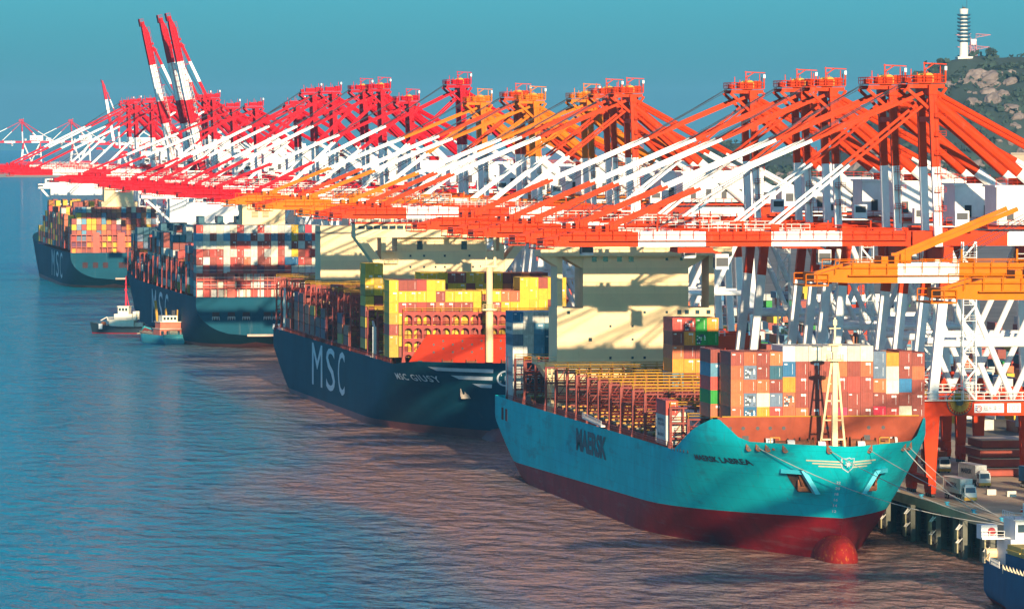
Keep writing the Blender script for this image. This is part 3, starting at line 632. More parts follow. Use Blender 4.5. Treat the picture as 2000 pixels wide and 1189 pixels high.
# ------------------------------------------------------------------ containers
PAL = dict(br=(0.30, 0.055, 0.035), ob=(0.48, 0.12, 0.045), og=(0.66, 0.16, 0.05), am=(0.80, 0.27, 0.02), ye=(0.74, 0.45, 0.02), rd=(0.58, 0.06, 0.04), cr=(0.62, 0.02, 0.05),
           wh=(0.66, 0.64, 0.58), cm=(0.74, 0.66, 0.48), lg=(0.52, 0.52, 0.46), sl=(0.14, 0.20, 0.28), bl=(0.02, 0.15, 0.30), lb=(0.10, 0.27, 0.38), tb=(0.02, 0.11, 0.16),
           gr=(0.015, 0.28, 0.03), mg=(0.40, 0.04, 0.10), pu=(0.14, 0.03, 0.07), dt=(0.03, 0.16, 0.20), ol=(0.45, 0.30, 0.03))
CNAME = dict(br='brown-red', ob='rust-brown', og='orange', am='amber orange', ye='yellow', rd='red', cr='crimson', wh='white', cm='cream', lg='pale grey', sl='slate-blue', bl='blue', lb='light blue', tb='dark teal', gr='green', mg='magenta-red', pu='dark purple', dt='teal', ol='olive yellow')
def cont_mesh(L, H):
    m = MB(); w = 1.22; e = .12
    # frame posts and rails
    for a in (-1, 1):
        for y0, y1 in ((0, e), (L - e, L)): m.box(a * w - (e if a > 0 else 0), a * w + (0 if a > 0 else e), y0, y1, 0, H)
    for y0, y1 in ((0, e), (L - e, L)):
        m.box(-w + e, w - e, y0, y1, 0, .16); m.box(-w + e, w - e, y0, y1, H - .14, H)
    for a in (-1, 1):
        x0 = a * w - (e if a > 0 else 0); x1 = x0 + e
        m.box(x0, x1, e, L - e, 0, .18); m.box(x0, x1, e, L - e, H - .12, H)
    # corrugated sides, roof and ends (pressed panels set back from the frame)
    n = int(L / .56)
    for a in (-1, 1):
        rows = [[], []]
        for k in range(n + 1):
            y = e + (L - 2 * e) * k / n; x = a * (w - (.03 if k % 2 else .075))
            rows[0].append((x, y, .16)); rows[1].append((x, y, H - .1))
        m.grid(rows, flip=(a < 0))
    m.quad((-w + .04, .04, H - .03), (w - .04, .04, H - .03), (w - .04, L - .04, H - .03), (-w + .04, L - .04, H - .03))
    m.quad((-w + .05, L - .06, .1), (-w + .05, L - .06, H - .1), (w - .05, L - .06, H - .1), (w - .05, L - .06, .1))
    rows = [[], []]
    for k in range(13):
        x = -w + e + (2 * w - 2 * e) * k / 12; y = .04 if k % 2 else .085
        rows[0].append((x, y, .14)); rows[1].append((x, y, H - .12))
    m.grid(rows)
    m.quad((-w + .05, .06, .05), (-w + .05, L - .06, .05), (w - .05, L - .06, .05), (w - .05, .06, .05))
    return m.mesh('container', [CONT])
CM = {(L, H): cont_mesh(L, H) for L in (12.19, 6.06) for H in (2.59, 2.9)}
MARK = pmat('container_mark', (0.72, 0.70, 0.66), 0.5); MARKB = pmat('container_mark_blue', (0.03, 0.07, 0.12), 0.5); RIMD = pmat('reefer_dark', (0.05, 0.07, 0.09), 0.6)
def door_mesh(H, v):
    m = MB(); w = 1.1
    for a in (-1, 1):
        m.box(min(a * .02, a * w), max(a * .02, a * w), -.015, .045, .17, H - .15, 0)
        for xx in (.3, .82): m.tube((a * xx, -.05, .1), (a * xx, -.05, H - .08), .035, 5, 1)
        m.box(a * .56 - .3, a * .56 + .3, -.07, -.03, H * .42, H * .42 + .06, 1)
    if v % 4 != 3: m.box(.62, .68, -.03, -.016, .5, H - .45, 2)
    if v % 4 == 1: m.box(-.95, -.35, -.03, -.016, H - .62, H - .36, 2)
    if v % 4 == 2: m.box(-.2, .75, -.03, -.016, H - .75, H - .3, 2)
    return m.mesh('door', [CONT, CONT_D, MARK])
def reefer_mesh(H):
    m = MB(); m.box(-1.05, 1.05, -.03, .03, .2, H - .2, 0)
    rr_ = random.Random(3)
    for i in range(5):
        for k in range(6):
            if rr_.random() < .62: m.box(-.98 + i * .4, -.98 + i * .4 + rr_.uniform(.18, .34), -.08, -.031, .3 + k * (H - .6) / 6, .3 + k * (H - .6) / 6 + rr_.uniform(.16, .36), 1 if rr_.random() < .75 else 2)
    m.box(-.95, -.06, -.07, -.031, .3, 1.1, 2); m.tube((0, -.06, H * .7), (0, -.1, H * .7), .3, 10, 2)
    return m.mesh('cooling_unit', [CONT, MARK, RIMD])
DM = {(H, v): door_mesh(H, v) for H in (2.59, 2.9) for v in range(4)}; RM = {H: reefer_mesh(H) for H in (2.59, 2.9)}
ALLC = []
def container(x, y, z, c, label, group, H=2.59, L=12.19, end='d', rot=0.0, name='container'):
    col = PAL[c]; j = random.uniform(.86, 1.12)
    colr = tuple(min(1, k * j) for k in col) + (1,)
    o = link(name, CM[(L, H)], None, (x, y, z), (0, 0, rot)); o.color = colr
    tag(o, label, 'container', group)
    if end == 'd':
        d = link('door', DM[(H, random.randrange(4))], o); d.color = colr
    elif end == 'r':
        d = link('cooling_unit', RM[H], o); d.color = colr
    ALLC.append(o); return o
class Many:
    """containers past the individual limit, as one mass with a colour per face"""
    def __init__(s): s.mb = MB(); s.cols = []
    def add(s, x, y, z, c, H=2.59, L=12.19):
        n0 = len(s.mb.f); e = .1; w = 1.16; H = H - .13; m = s.mb
        m.box(x - w, x + w, y, y + L, z, z + H)
        # pressed end panel framed by posts
        m.box(x - w, x - w + e, y - .06, y, z, z + H); m.box(x + w - e, x + w, y - .06, y, z, z + H); m.box(x - w + e, x + w - e, y - .06, y, z + H - e, z + H); m.box(x - .05, x + .05, y - .05, y, z + .1, z + H - e)
        j = random.uniform(.8, 1.12); s.cols += [tuple(min(1, k * j) for k in PAL[c])] * (len(m.f) - n0)
    def build(s, name, label, parent=None):
        me = s.mb.mesh(name, [CONTA]); ca = me.color_attributes.new('Col', 'FLOAT_COLOR', 'CORNER')
        buf = []
        for p, c in zip(me.polygons, s.cols): buf += [c[0], c[1], c[2], 1.0] * len(p.vertices)
        ca.data.foreach_set('color', buf)
        return tag(link(name, me, parent), label, 'containers', kind='stuff')
def nth(k): return ('%d%s' % (k, {1: 'st', 2: 'nd', 3: 'rd'}.get(k if k < 20 else k % 10, 'th')))
# ------------------------------------------------------------------ ship hulls
def lerp(a, b, t): return a + (b - a) * t
def pl(pts, x):
    if x <= pts[0][0]: return pts[0][1]
    for (a, b), (c, d) in zip(pts[:-1], pts[1:]):
        if x <= c: return b + (d - b) * (x - a) / (c - a)
    return pts[-1][1]
class Hull:
    def __init__(s, L, B, top, boot, rake=12.0, zref=22.0, le=(95, 48), p=(1.5, 2.2), stern=75, tz=(3.2, 13.5), keel=-2.5, tw=0.97):
        s.L, s.B, s.top, s.boot, s.rake, s.zref, s.le, s.p, s.st, s.tz, s.keel, s.tw = L, B, top, boot, rake, zref, le, p, stern, tz, keel, tw
    def stem(s, z): return s.rake * max(0.0, 1 - max(z, 0) / s.zref) ** 1.15
    def zb(s, y):
        q = max(0.0, (y - (s.L - s.st)) / s.st); return -12 + (s.tz[0] + 12) * q ** 1.6
    def half(s, y, z):
        zz = min(1, max(0, z / s.zref)); le = lerp(s.le[0], s.le[1], zz ** .8); p = lerp(s.p[0], s.p[1], zz)
        t = min(1, max(0, (y - s.stem(z)) / le)); f = 1 - (1 - t) ** p
        q = min(1, max(0.0, (y - (s.L - s.st)) / s.st)); g = 1.0
        if q > 0:
            zb = s.zb(y); zc = s.tz[1] * q ** 1.3
            if z <= zb: g = 0.0
            elif z < zc: g = math.sqrt(max(0, 1 - ((zc - z) / (zc - zb)) ** 2)) ** .8
            g *= lerp(1, s.tw, q * q)
        return s.B / 2 * f * g
    def y_at(s, x, z):
        a, b = s.stem(z), s.stem(z) + 90
        for _ in range(40):
            m = (a + b) / 2
            if s.half(m, z) < x: a = m
            else: b = m
        return b
    def build(s, parent, mats, n1=6, n2=14):
        sts = [0, .4, .9, 1.6, 2.5, 3.6, 5] + list(range(7, 70, 3)) + list(range(72, int(s.L - s.st), 12)) + [s.L - s.st + s.st * k / 22 for k in range(23)]
        sts = sorted(set(x for x in sts if x <= s.L))
        m = MB()
        for side in (-1, 1):
            rows = []
            for q in sts:
                r = []
                zt = pl(s.top, q); bz = pl(s.boot, q); zl = max(s.keel, s.zb(q)); zm = max(bz, zl)
                for k in range(n1 + n2 + 1):
                    z = lerp(zl, zm, k / n1) if k <= n1 else lerp(zm, zt, (k - n1) / n2)
                    y = q + s.stem(z) * max(0, 1 - q / 60)
                    r.append((side * s.half(y, z), y, z))
                rows.append(r)
            m.grid(rows, mfn=lambda i, j: 1 if j < n1 else 0, flip=(side < 0))
            if side < 0: left = rows[-1]
            else: right = rows[-1]
        m.grid([left, right], mfn=lambda i, j: 1 if j < n1 else 0, flip=True)
        me = m.mesh('hull', mats, True)
        # split the sharp transom edge from the smooth side
        for p_ in me.polygons[len(me.polygons) - (n1 + n2):]: p_.use_smooth = False
        return link('hull', me, parent)
    def deck(s, parent, z, y0, y1, mat, inset=.15, name='deck'):
        m = MB(); n = 60; rows = [[], []]
        for k in range(n + 1):
            y = lerp(y0, y1, k / n); zz = z(y) if callable(z) else z; h = max(0.0, s.half(y, zz) - inset)
            rows[0].append((-h, y, zz)); rows[1].append((h, y, zz))
        m.grid(rows, flip=True); return link(name, m.mesh(name, [mat]), parent)
    def side_text(s, name, body, parent, y_left, z0, height, width, mat, side=-1, dy=-1, bold=.02, off=.1, space=1.0):
        vs, fs, W = text_geo(body, height, bold, 1.0, 1.5, space); k = width / W
        pts = []
        for u, v in vs:
            y = y_left + dy * u * k; z = z0 + v; pts.append((side * (s.half(y, z) + off), y, z))
        me = bpy.data.meshes.new(name); me.from_pydata(pts, [], fs); me.materials.append(mat); me.update(); return link(name, me, parent)
    def bow_pt(s, x, z, off=.12):
        y = s.y_at(max(abs(x), .02), z); return (x * 1.0, y - off, z)

def rails(parent, name, pts, mat, h=1.1, step=2.0, r=.05):
    def f(m):
        for a, b in zip(pts[:-1], pts[1:]): m.rail(a, b, h, step, r)
    return part(name, None, f, [mat], parent)

def lashing(parent, y, hw, z0, z1, mats, levels, key, arches=False):
    """steel frame across the deck between two bays"""
    def f(m):
        n = int(hw * 2 / 2.5); xs = [-hw + 2 * hw * k / n for k in range(n + 1)]
        for k, x in enumerate(xs):
            edge = k in (0, n); m.beam((x, -.5, z0), (x, -.5, z1), .34 if not edge else .5, .5, 0); m.beam((x, .5, z0), (x, .5, z1), .3, .3, 0)
            if edge: m.add([(x - .7, -.7, z0 - .4), (x + .7, -.7, z0 - .4), (x + .7, .7, z0 - .4), (x - .7, .7, z0 - .4), (x - .26, -.5, z0 + 2.4), (x + .26, -.5, z0 + 2.4), (x + .26, .5, z0 + 2.4), (x - .26, .5, z0 + 2.4)], [(0, 1, 5, 4), (1, 2, 6, 5), (2, 3, 7, 6), (3, 0, 4, 7)], 0)
        for l in range(levels):
            z = lerp(z0, z1, (l + 1) / levels)
            m.box(-hw, hw, -.7, .7, z - .32, z, 0)
            for yy in (-.75, .75):
                mm = 1 if l == levels - 1 else 0; m.tube((-hw, yy, z + 1.0), (hw, yy, z + 1.0), .06, 4, mm); m.tube((-hw, yy, z + .5), (hw, yy, z + .5), .05, 4, mm)
                for x in xs[::2]: m.tube((x, yy, z), (x, yy, z + 1.0), .06, 4, mm)
        for k in range(n):
            if (k * 7 + int(y)) % 2 == 0:
                for l in range(levels):
                    za, zb_ = lerp(z0, z1, l / levels), lerp(z0, z1, (l + 1) / levels); m.beam((xs[k], .1, za), (xs[k + 1], .1, zb_), .16, .16, 0)
            if (k * 5 + int(y)) % 4 == 0: m.box(xs[k] + .5, xs[k] + 1.7, -.9, -.5, z0 + 1, z0 + 2.2, 2)
        if arches:   # plate with arched openings facing forward
            for k in range(n):
                for l in range(levels):
                    za, zb_ = lerp(z0, z1, l / levels), lerp(z0, z1, (l + 1) / levels); x0, x1 = xs[k] + .1, xs[k + 1] - .1; r = (x1 - x0) / 2 - .12; xc = (x0 + x1) / 2; zc = zb_ - .75 - r
                    q = 8
                    for a in range(q):
                        t0 = math.pi * a / q; t1 = math.pi * (a + 1) / q
                        A = (xc + r * math.cos(t0), -.78, zc + r * math.sin(t0)); B_ = (xc + r * math.cos(t1), -.78, zc + r * math.sin(t1))
                        m.quad(A, (A[0], -.78, zb_), (B_[0], -.78, zb_), B_, 0)
                    m.quad((x0, -.78, za), (xc - r, -.78, za), (xc - r, -.78, zb_), (x0, -.78, zb_), 0); m.quad((xc + r, -.78, za), (x1, -.78, za), (x1, -.78, zb_), (xc + r, -.78, zb_), 0)
    return part('lashing_bridge', key, f, mats, parent, (0, y, 0))

def windows(parent, pts, y, w=.9, h=.9, mat=GLASS):
    for x, z in pts: part('window', 'win%.2f%.2f' % (w, h), lambda m: (m.box(-w / 2, w / 2, -.06, .1, -h / 2, h / 2, 0), m.box(-w / 2 - .12, w / 2 + .12, -.02, .08, -h / 2 - .12, -h / 2, 1)), [mat, CREAM], parent, (x, y, z))

# ================================================================== turquoise ship in front
MX, MY = 220.4, 1116.0
MS = tag(link('container_ship', None, None, (MX, MY, 0)), 'turquoise container ship lettered MAERSK, moored nearest with its bow toward us', 'ship', 'large container ships moored along the quay')
mt = [(0, 21.9), (19, 22.0), (23, 23.0), (27, 25.8), (31, 25.7), (63, 18.3), (324, 17.7)]
mh = Hull(322, 45.2, mt, [(0, 8.2), (100, 6.3), (322, 3.4)], rake=12, zref=22, le=(100, 47), p=(1.55, 2.25))
HM = mh.build(MS, [TURQ, BOOT])
mh.deck(MS, 20.6, .6, 29, DECKR, name='forecastle_deck'); mh.deck(MS, lambda y: pl([(29, 17.4), (330, 16.8)], y), 29, 321.5, DECKR)
# bulbous bow
def bulb(m):
    n = 20; rows = []
    for k in range(15):
        t = k / 14; y = 3.0 + 36 * t ** 1.5; r = 4.7 * math.sqrt(max(0, 1 - (1 - min(1, t * 1.9)) ** 2)) if t < .53 else 4.7 - .9 * (t - .53)
        cz = lerp(.4, .2, t); rows.append([(math.cos(a) * r * lerp(.76, .72, t), y, cz + math.sin(a) * r * 1.06) for a in (2 * math.pi * q / n for q in range(n + 1))])
    m.grid(rows)
part('bulbous_bow', None, bulb, [BULB], MS, smooth=True)
# lettering and marks
mh.side_text('ship_lettering', 'MAERSK', MS, 189, 11.6, 4.9, 42, LETD, bold=.045)
mh.side_text('ship_name', 'MAERSK LABREA', MS, 44.0, 17.3, 1.15, 21.5, LETD, bold=.03, off=.12)
for k in range(6):
    z = 9.2 + k * 1.1; v_, f_, W_ = text_geo(str(12 + 2 * k), .5, .02, 1.0, 9); pts = []
    for sg in (-1,):
        me = bpy.data.meshes.new('draught_mark'); me.from_pydata([mh.bow_pt(-1.6 + a, z + b, .14) for a, b in v_], [], f_); me.materials.append(LETW); me.update(); link('draught_mark', me, MS)
def strip(x0, x1, z0, z1, n=10):
    def f(m):
        rows = [[mh.bow_pt(lerp(x0, x1, k / n), z0) for k in range(n + 1)], [mh.bow_pt(lerp(x0, x1, k / n), z1) for k in range(n + 1)]]
        m.grid(rows)
    return f
zc = 18.55
for i, (w, z) in enumerate(((6.6, 18.95), (5.6, 18.45), (4.6, 17.95))):
    for sg in (-1, 1): part('bow_stripe', None, strip(*sorted((sg * .95, sg * w)), z - .13, z + .13), [LETC], MS)
def shield(m):
    out = [(-1.25, 1.15), (-.5, 1.1), (0, 1.35), (.5, 1.1), (1.25, 1.15), (1.3, .1), (1.0, -.85), (0, -1.6), (-1.0, -.85), (-1.3, .1)]
    P = lambda x, z, o: mh.bow_pt(x, zc + z, o)
    for (a, b), (c, d) in zip(out, out[1:] + out[:1]):
        m.quad(P(a * .86, b * .86, .16), P(a, b, .16), P(c, d, .16), P(c * .86, d * .86, .16), 0)
    for k in range(7):
        a = math.pi / 2 + 2 * math.pi * k / 7; q = [(math.cos(a) * .78, math.sin(a) * .78), (math.cos(a + .45) * .3, math.sin(a + .45) * .3), (0, 0), (math.cos(a - .45) * .3, math.sin(a - .45) * .3)]
        m.quad(*[P(u, v, .18) for u, v in q], 0)
part('bow_star_shield', None, shield, [LETW], MS)
# anchor pockets with anchors
for sg in (-1, 1):
    def pocket(m):
        A = Vector(mh.bow_pt(sg * 10.2, 17.0, 0)); B_ = Vector(mh.bow_pt(sg * 6.6, 17.0, 0)); C = Vector(mh.bow_pt(sg * 3.9, 12.6, 0)); o = Vector((0, -2.2, 0)); i_ = Vector((0, 1.2, 0))
        D = Vector(mh.bow_pt(sg * 6.4, 12.6, 0))
        m.add([tuple(p) for p in (A + o * .5, B_ + o, B_ + o + Vector((0, 0, -.75)), A + o * .5 + Vector((0, 0, -.75)), A + i_, B_ + i_, B_ + i_ + Vector((0, 0, -.75)), A + i_ + Vector((0, 0, -.75)))],
              [(0, 1, 2, 3), (0, 4, 5, 1), (1, 5, 6, 2), (3, 2, 6, 7), (0, 3, 7, 4)] if sg < 0 else [(3, 2, 1, 0), (1, 5, 4, 0), (2, 6, 5, 1), (7, 6, 2, 3), (4, 7, 3, 0)], 0)
        w = Vector((sg * -.95, 0, 0))
        m.add([tuple(p) for p in (B_ + o, B_ + o - w, C + o * .9 - w, C + o * .9, B_ + i_, B_ + i_ - w, C + i_ - w, C + i_)], [(0, 1, 2, 3), (0, 4, 5, 1), (1, 5, 6, 2), (2, 6, 7, 3), (3, 7, 4, 0), (4, 7, 6, 5)], 0)
    ap_ = part('anchor_pocket', None, pocket, [CYAN], MS)
    def recess(m):
        A = Vector(mh.bow_pt(sg * 9.3, 16.3, .25)); B_ = Vector(mh.bow_pt(sg * 6.4, 16.3, .35)); C = Vector(mh.bow_pt(sg * 4.6, 12.7, .5)); D = Vector(mh.bow_pt(sg * 7.0, 12.7, .3))
        m.add([tuple(p) for p in (A, B_, C, D)], [(0, 1, 2, 3) if sg > 0 else (3, 2, 1, 0)], 0)
    part('pocket_recess', None, recess, [pmat('rust_stained_dark', (0.06, 0.035, 0.025), 0.8, 0.4, .5, .8, (0.30, 0.11, 0.03))], MS)
    def anchor(m):
        c = Vector(mh.bow_pt(sg * 6.2, 13.6, .9)); t = Vector(mh.bow_pt(sg * 7.2, 16.2, .6))
        m.beam(t, c, .5, .5, 0); m.beam(c + Vector((-1.2, 0, -.2)), c + Vector((1.2, 0, -.2)), .9, .9, 0)
        for s2 in (-1, 1): m.beam(c + Vector((s2 * 1.0, -.2, -.4)), c + Vector((s2 * 1.25, -.4, 1.6)), .7, .35, 0, .15, .15)
    part('anchor', None, anchor, [RUST], MS)
# fairleads with rust on the bulwark
for x, z in ((-15.4, 20.7), (-14, 20.8), (-12.6, 20.8), (-10, 20.8), (-3.2, 21.0), (4.6, 21.0), (13.5, 20.7), (15.2, 20.7)):
    p = mh.bow_pt(x, z, .25); sg = -1 if x < 0 else 1
    part('fairlead', None, lambda m: (m.tube((p[0], p[1] - .05, z), (p[0], p[1] + .5, z), .6, 10, 0), m.tube((p[0], p[1] - .12, z), (p[0], p[1] - .05, z), .38, 10, 1), m.box(p[0] - .55, p[0] + .55, p[1] + .05, p[1] + .6, z - .2, z + 1.05, 0)), [RUST, DARK], MS)
for k in range(6):
    y = 48 + k * 3.4; z = 19.6 - .02 * y; x = -mh.half(y, z); part('side_porthole', None, lambda m: m.tube((x - .08, y, z), (x + .2, y, z), .33, 8, 0), [DARK], MS)
for y in (300, 307):
    part('mooring_port', None, lambda m: m.box(-mh.half(y, 14) - .12, -mh.half(y, 14) + .4, y - 1.6, y + 1.6, 12.6, 15.4), [pmat('port_recess', (0.05, 0.01, 0.015), .8)], MS)
# breakwater
bwz0, bwz1, bwy = 20.62, 26.1, 28.2
def bwk(m):
    h0 = mh.half(bwy, bwz0) - .2; h1 = mh.half(bwy + .7, 25.7) - .05
    m.add([(-h0, bwy, bwz0), (h0, bwy, bwz0), (h1, bwy + .6, bwz1), (-h1, bwy + .6, bwz1), (-h0, bwy + .3, bwz0), (h0, bwy + .3, bwz0), (h1, bwy + .9, bwz1), (-h1, bwy + .9, bwz1)], [(0, 1, 2, 3), (7, 6, 5, 4), (3, 2, 6, 7), (0, 3, 7, 4), (1, 5, 6, 2)], 0)
bw = part('breakwater', None, bwk, [BRKW], MS)
for x in (-17.5, -15, -12.2, -9.8, -7.2, 1.2, 3.9, 9.2, 12): part('drain_hole', 'dh', lambda m: m.tube((0, -.06, 0), (0, .1, 0), .36, 10), [DARK], bw, (x, bwy + .38, 24.0))
for x in (-14.6, 8.8): part('breakwater_door', 'bwd', lambda m: m.box(-.6, .6, -.08, .1, 0, 1.9), [DARK], bw, (x, bwy + .12, 20.7))
part('top_edge', None, lambda m: m.tube((-19, bwy + .75, bwz1 + .1), (19, bwy + .75, bwz1 + .1), .12, 6), [YELL], bw)
# foremast
def mast(m):
    m.beam((0, 0, 20.6), (0, 0, 39), 1.05, 1.05, 0, .8, .8, up=(0, 1, 0))
    for sg in (-1, 1):
        m.beam((sg * 2.4, 2.2, 20.6), (sg * .5, .3, 37.5), .38, .38, 0)
    for z in (22.6, 26.2, 29.8, 33): q = 2.4 - (z - 20.6) * .112; m.beam((-q, 1.2, z), (q, 1.2, z), .28, .28, 0)
    m.tube((0, 0, 37.3), (0, 0, 37.6), 1.7, 12); m.tube((0, 0, 40.2), (0, 0, 40.5), 1.4, 12); m.beam((0, 0, 39), (0, 0, 45.4), .32, .32); m.box(-.6, .6, -.5, .5, 39, 40.2); m.beam((-1.1, 0, 43.4), (1.1, 0, 43.4), .16, .16); m.box(-.35, .35, -.3, .3, 44, 45)
    for k in range(10):
        a = 2 * math.pi * k / 10; m.tube((math.cos(a) * 1.6, math.sin(a) * 1.6, 37.6), (math.cos(a) * 1.6, math.sin(a) * 1.6, 38.6), .06, 4)
part('foremast', None, mast, [CREAM], MS, (-.6, 12, 0))
# forecastle gear
for k, (x, y, t) in enumerate(((-11, 17, 'c'), (-8.6, 14, 'w'), (-6.4, 15, 'd'), (-10.2, 15, 'd'), (-3.9, 8, 'w'), (3.6, 8, 'w'), (6.5, 15, 'd'), (9.5, 15, 'c'), (11.0, 20, 'd'), (-11.6, 20, 'w'), (1.6, 18, 'd'), (5, 19, 'd'), (-4.6, 19, 'd'), (12.6, 22, 'w'))):
    if t == 'd': part('mooring_winch', 'wch', lambda m: (m.tube((-1.2, 0, .95), (1.2, 0, .95), .8, 12, 0), m.tube((-1.35, 0, .95), (-1.2, 0, .95), 1.25, 14, 0), m.tube((1.2, 0, .95), (1.35, 0, .95), 1.25, 14, 0), m.box(-1.8, 1.8, -.8, .8, 0, .4, 0)), [RUST], MS, (x, y, 20.6))
    elif t == 'w': part('rope_reel', 'rrl', lambda m: (m.tube((-.7, 0, 1.0), (.7, 0, 1.0), .95, 12, 0), m.tube((-.8, 0, 1), (-.7, 0, 1), 1.05, 12, 1), m.tube((.7, 0, 1), (.8, 0, 1), 1.05, 12, 1)), [RAILW, RUST], MS, (x, y, 20.6))
    else: part('deck_frame', 'dkf', lambda m: (m.beam((-.9, 0, 0), (-.9, 0, 2.2), .15, .15), m.beam((.9, 0, 0), (.9, 0, 2.2), .15, .15), m.beam((-.9, 0, 2.2), (.9, 0, 2.2), .15, .15), m.beam((-.9, 0, 1.2), (.9, 0, 1.2), .12, .12)), [YELL], MS, (x, y, 20.6))
# deck house
HY = 249.0
hs = boxpart('accommodation_block', (-17.9, 17.9, HY, HY + 13, 17, 40.3), CREAM, MS)
ub = boxpart('upper_block', (-12, 12, HY + .02, HY + 13, 40.3, 52), CREAM, MS)
for sg in (-1, 1):
    def side(m):
        m.box(*sorted((sg * 16.7, sg * 17.9)), HY, HY + 10, 40.3, 52)
        m.add([(sg * 12, HY + .5, 49.2), (sg * 16.7, HY + .5, 51.9), (sg * 12, HY + .5, 51.9), (sg * 12, HY + 10, 49.2), (sg * 16.7, HY + 10, 51.9), (sg * 12, HY + 10, 51.9)], [(0, 1, 2), (5, 4, 3), (0, 3, 4, 1)], 0)
    part('bridge_wing_support', None, side, [CREAM], MS)
def bridge(m):
    m.box(-21.8, 21.8, HY - 1.2, HY + 9, 52, 54.0, 0); m.box(-12.5, 12.5, HY - .4, HY + 9, 54, 57.6, 0); m.box(-12.3, 12.3, HY - .5, HY - .4, 55.2, 56.8, 1); m.box(-13, 13, HY - 1, HY + 9.6, 57.6, 58, 0)
    for sg in (-1, 1): m.add([(sg * 17.9, HY - .6, 49.6), (sg * 21.8, HY - .6, 52), (sg * 17.9, HY - .6, 52), (sg * 17.9, HY + 8, 49.6), (sg * 21.8, HY + 8, 52), (sg * 17.9, HY + 8, 52)], [(0, 1, 2), (5, 4, 3), (0, 3, 4, 1)], 0)
part('bridge', None, bridge, [CREAM, GLASS], MS)
wpx = [(1161, 507, 1.1), (1183, 507, 1.1), (1211, 507, 1.1), (1234, 507, 1.1), (1305, 507, .6), (1334, 507, .6), (1261, 611, .55), (1305, 611, .55), (1330, 611, .95), (1345, 611, .95), (1366, 611, .95), (1388, 611, .95), (1193, 638, .5), (1237, 638, .5), (1153, 664, .8), (1237, 664, .5), (1193, 700, .55), (1237, 700, .55), (1261, 700, .55), (1110, 611, .7)]
for px, py_, w in wpx: windows(MS, [((px - 1243.5) * .1147, 81 - (py_ - 248) * .1148)], HY, w, w)
part('funnel', None, lambda m: (m.box(-5, 5, HY + 26, HY + 38, 17, 50), m.box(-4, 4, HY + 27, HY + 37, 50, 53), [m.tube((-2 + 2 * k, HY + 32, 53), (-2 + 2 * k, HY + 32, 56), .5, 8) for k in range(3)]), [CREAM], MS)
part('radar_mast', None, lambda m: (m.beam((0, HY + 5, 58), (0, HY + 5, 66), .7, .7), m.beam((-2.5, HY + 5, 62), (2.5, HY + 5, 62), .3, .3), m.beam((-1.6, HY + 5, 64.5), (1.6, HY + 5, 64.5), .25, .4)), [RAILW], MS)
part('lifeboat_platform', None, lambda m: (m.box(-22.2, -17.9, HY + 1, HY + 10, 27.6, 28), m.rail((-22.2, HY + 1, 28), (-22.2, HY + 10, 28), 1.3, 1.2, .08), m.rail((-22.2, HY + 1, 28), (-17.9, HY + 1, 28), 1.3, 1.2, .08),
    m.add([(-17.9, HY + 1.2, 22), (-21.8, HY + 1.2, 27.6), (-17.9, HY + 1.2, 27.6), (-17.9, HY + 9, 22), (-21.8, HY + 9, 27.6), (-17.9, HY + 9, 27.6)], [(2, 1, 0), (3, 4, 5), (0, 1, 4, 3)])), [CREAM], MS)
part('accommodation_ladder', None, lambda m: (m.beam((-20, HY - 9, 18), (-20, HY + 2, 24), .9, .3), m.rail((-20.4, HY - 9, 18), (-20.4, HY + 2, 24), 1.1, 1.4, .06), m.box(-21.5, -18.8, HY - 13, HY - 9, 17.2, 19.4), m.beam((-21, HY - 6, 17), (-21, HY - 6, 27), .25, .25), m.beam((-20, HY - 6, 17), (-20, HY - 6, 27), .25, .25), [m.beam((-21, HY - 6, 18 + k), (-20, HY - 6, 18 + k), .12, .12) for k in range(9)]), [CREAM], MS)
# lashing bridges, hatch covers, rails
LB = [43, 58, 74, 90, 105, 120, 136, 151, 166, 181, 197, 211, 228, 243, 277, 292, 309]
for i, y in enumerate(LB):
    tall = 24.5 if y < 60 else (26.0 if y < 100 else 27.4)
    lashing(MS, y, 18.6 if y < 50 else (20.6 if y < 70 or y > 300 else 21.4), 17.0, tall, [LASH, YELL, HATCH], 3, 'lbM%d%d' % (int(tall * 10), y if y < 70 or y > 300 else 0))
for i in range(len(LB) - 1):
    y0, y1 = LB[i] + 1.0, LB[i + 1] - 1.0
    if y0 > 240 and y0 < 270: continue
    for k in range(3):
        x0 = -19.8 + k * 13.3
        part('hatch_cover', 'hc%d' % int(y1 - y0), lambda m: (m.box(.1, 12.9, 0, y1 - y0, 0, 2.0), [m.box(.1 + 2.5 * q, 12.9 if q == 5 else 2.1 + 2.5 * q, .3, .7, 2, 2.3, 1) for q in range(6)], [m.box(.4 + 2.5 * q, 1.9 + 2.5 * q, (y1 - y0) * .5, (y1 - y0) * .5 + 1.1, 2, 2.35, 2) for q in range(5)]), [HATCH, YELL, pmat('beige_gear', (0.5, 0.42, 0.26), .7)], MS, (x0, y0, 17.0))
part('side_coaming', None, lambda m: [m.box(*sorted((sg * 19.9, sg * 20.2)), 46, 245, 17, 18.6) for sg in (-1, 1)], [DECKR], MS)
def srail(m):
    for k in range(150):
        y = 66 + k * 1.55
        if y > 300: break
        m.beam((-22.3, y, pl(mt, y)), (-22.3, y, pl(mt, y) + 1.15), .09, .09, 0)
    m.tube((-22.3, 66, pl(mt, 66) + 1.1), (-22.3, 298, pl(mt, 298) + 1.1), .05, 4); m.tube((-22.3, 66, pl(mt, 66) + .6), (-22.3, 298, pl(mt, 298) + .6), .05, 4)
part('side_railing', None, srail, [LASH], MS)
part('gangway', None, lambda m: (m.beam((-22.9, 150, 18.6), (-22.9, 176, 19.2), .9, .35), m.rail((-23.3, 150, 18.7), (-23.3, 176, 19.3), 1.0, 1.3, .06)), [RAILW], MS)
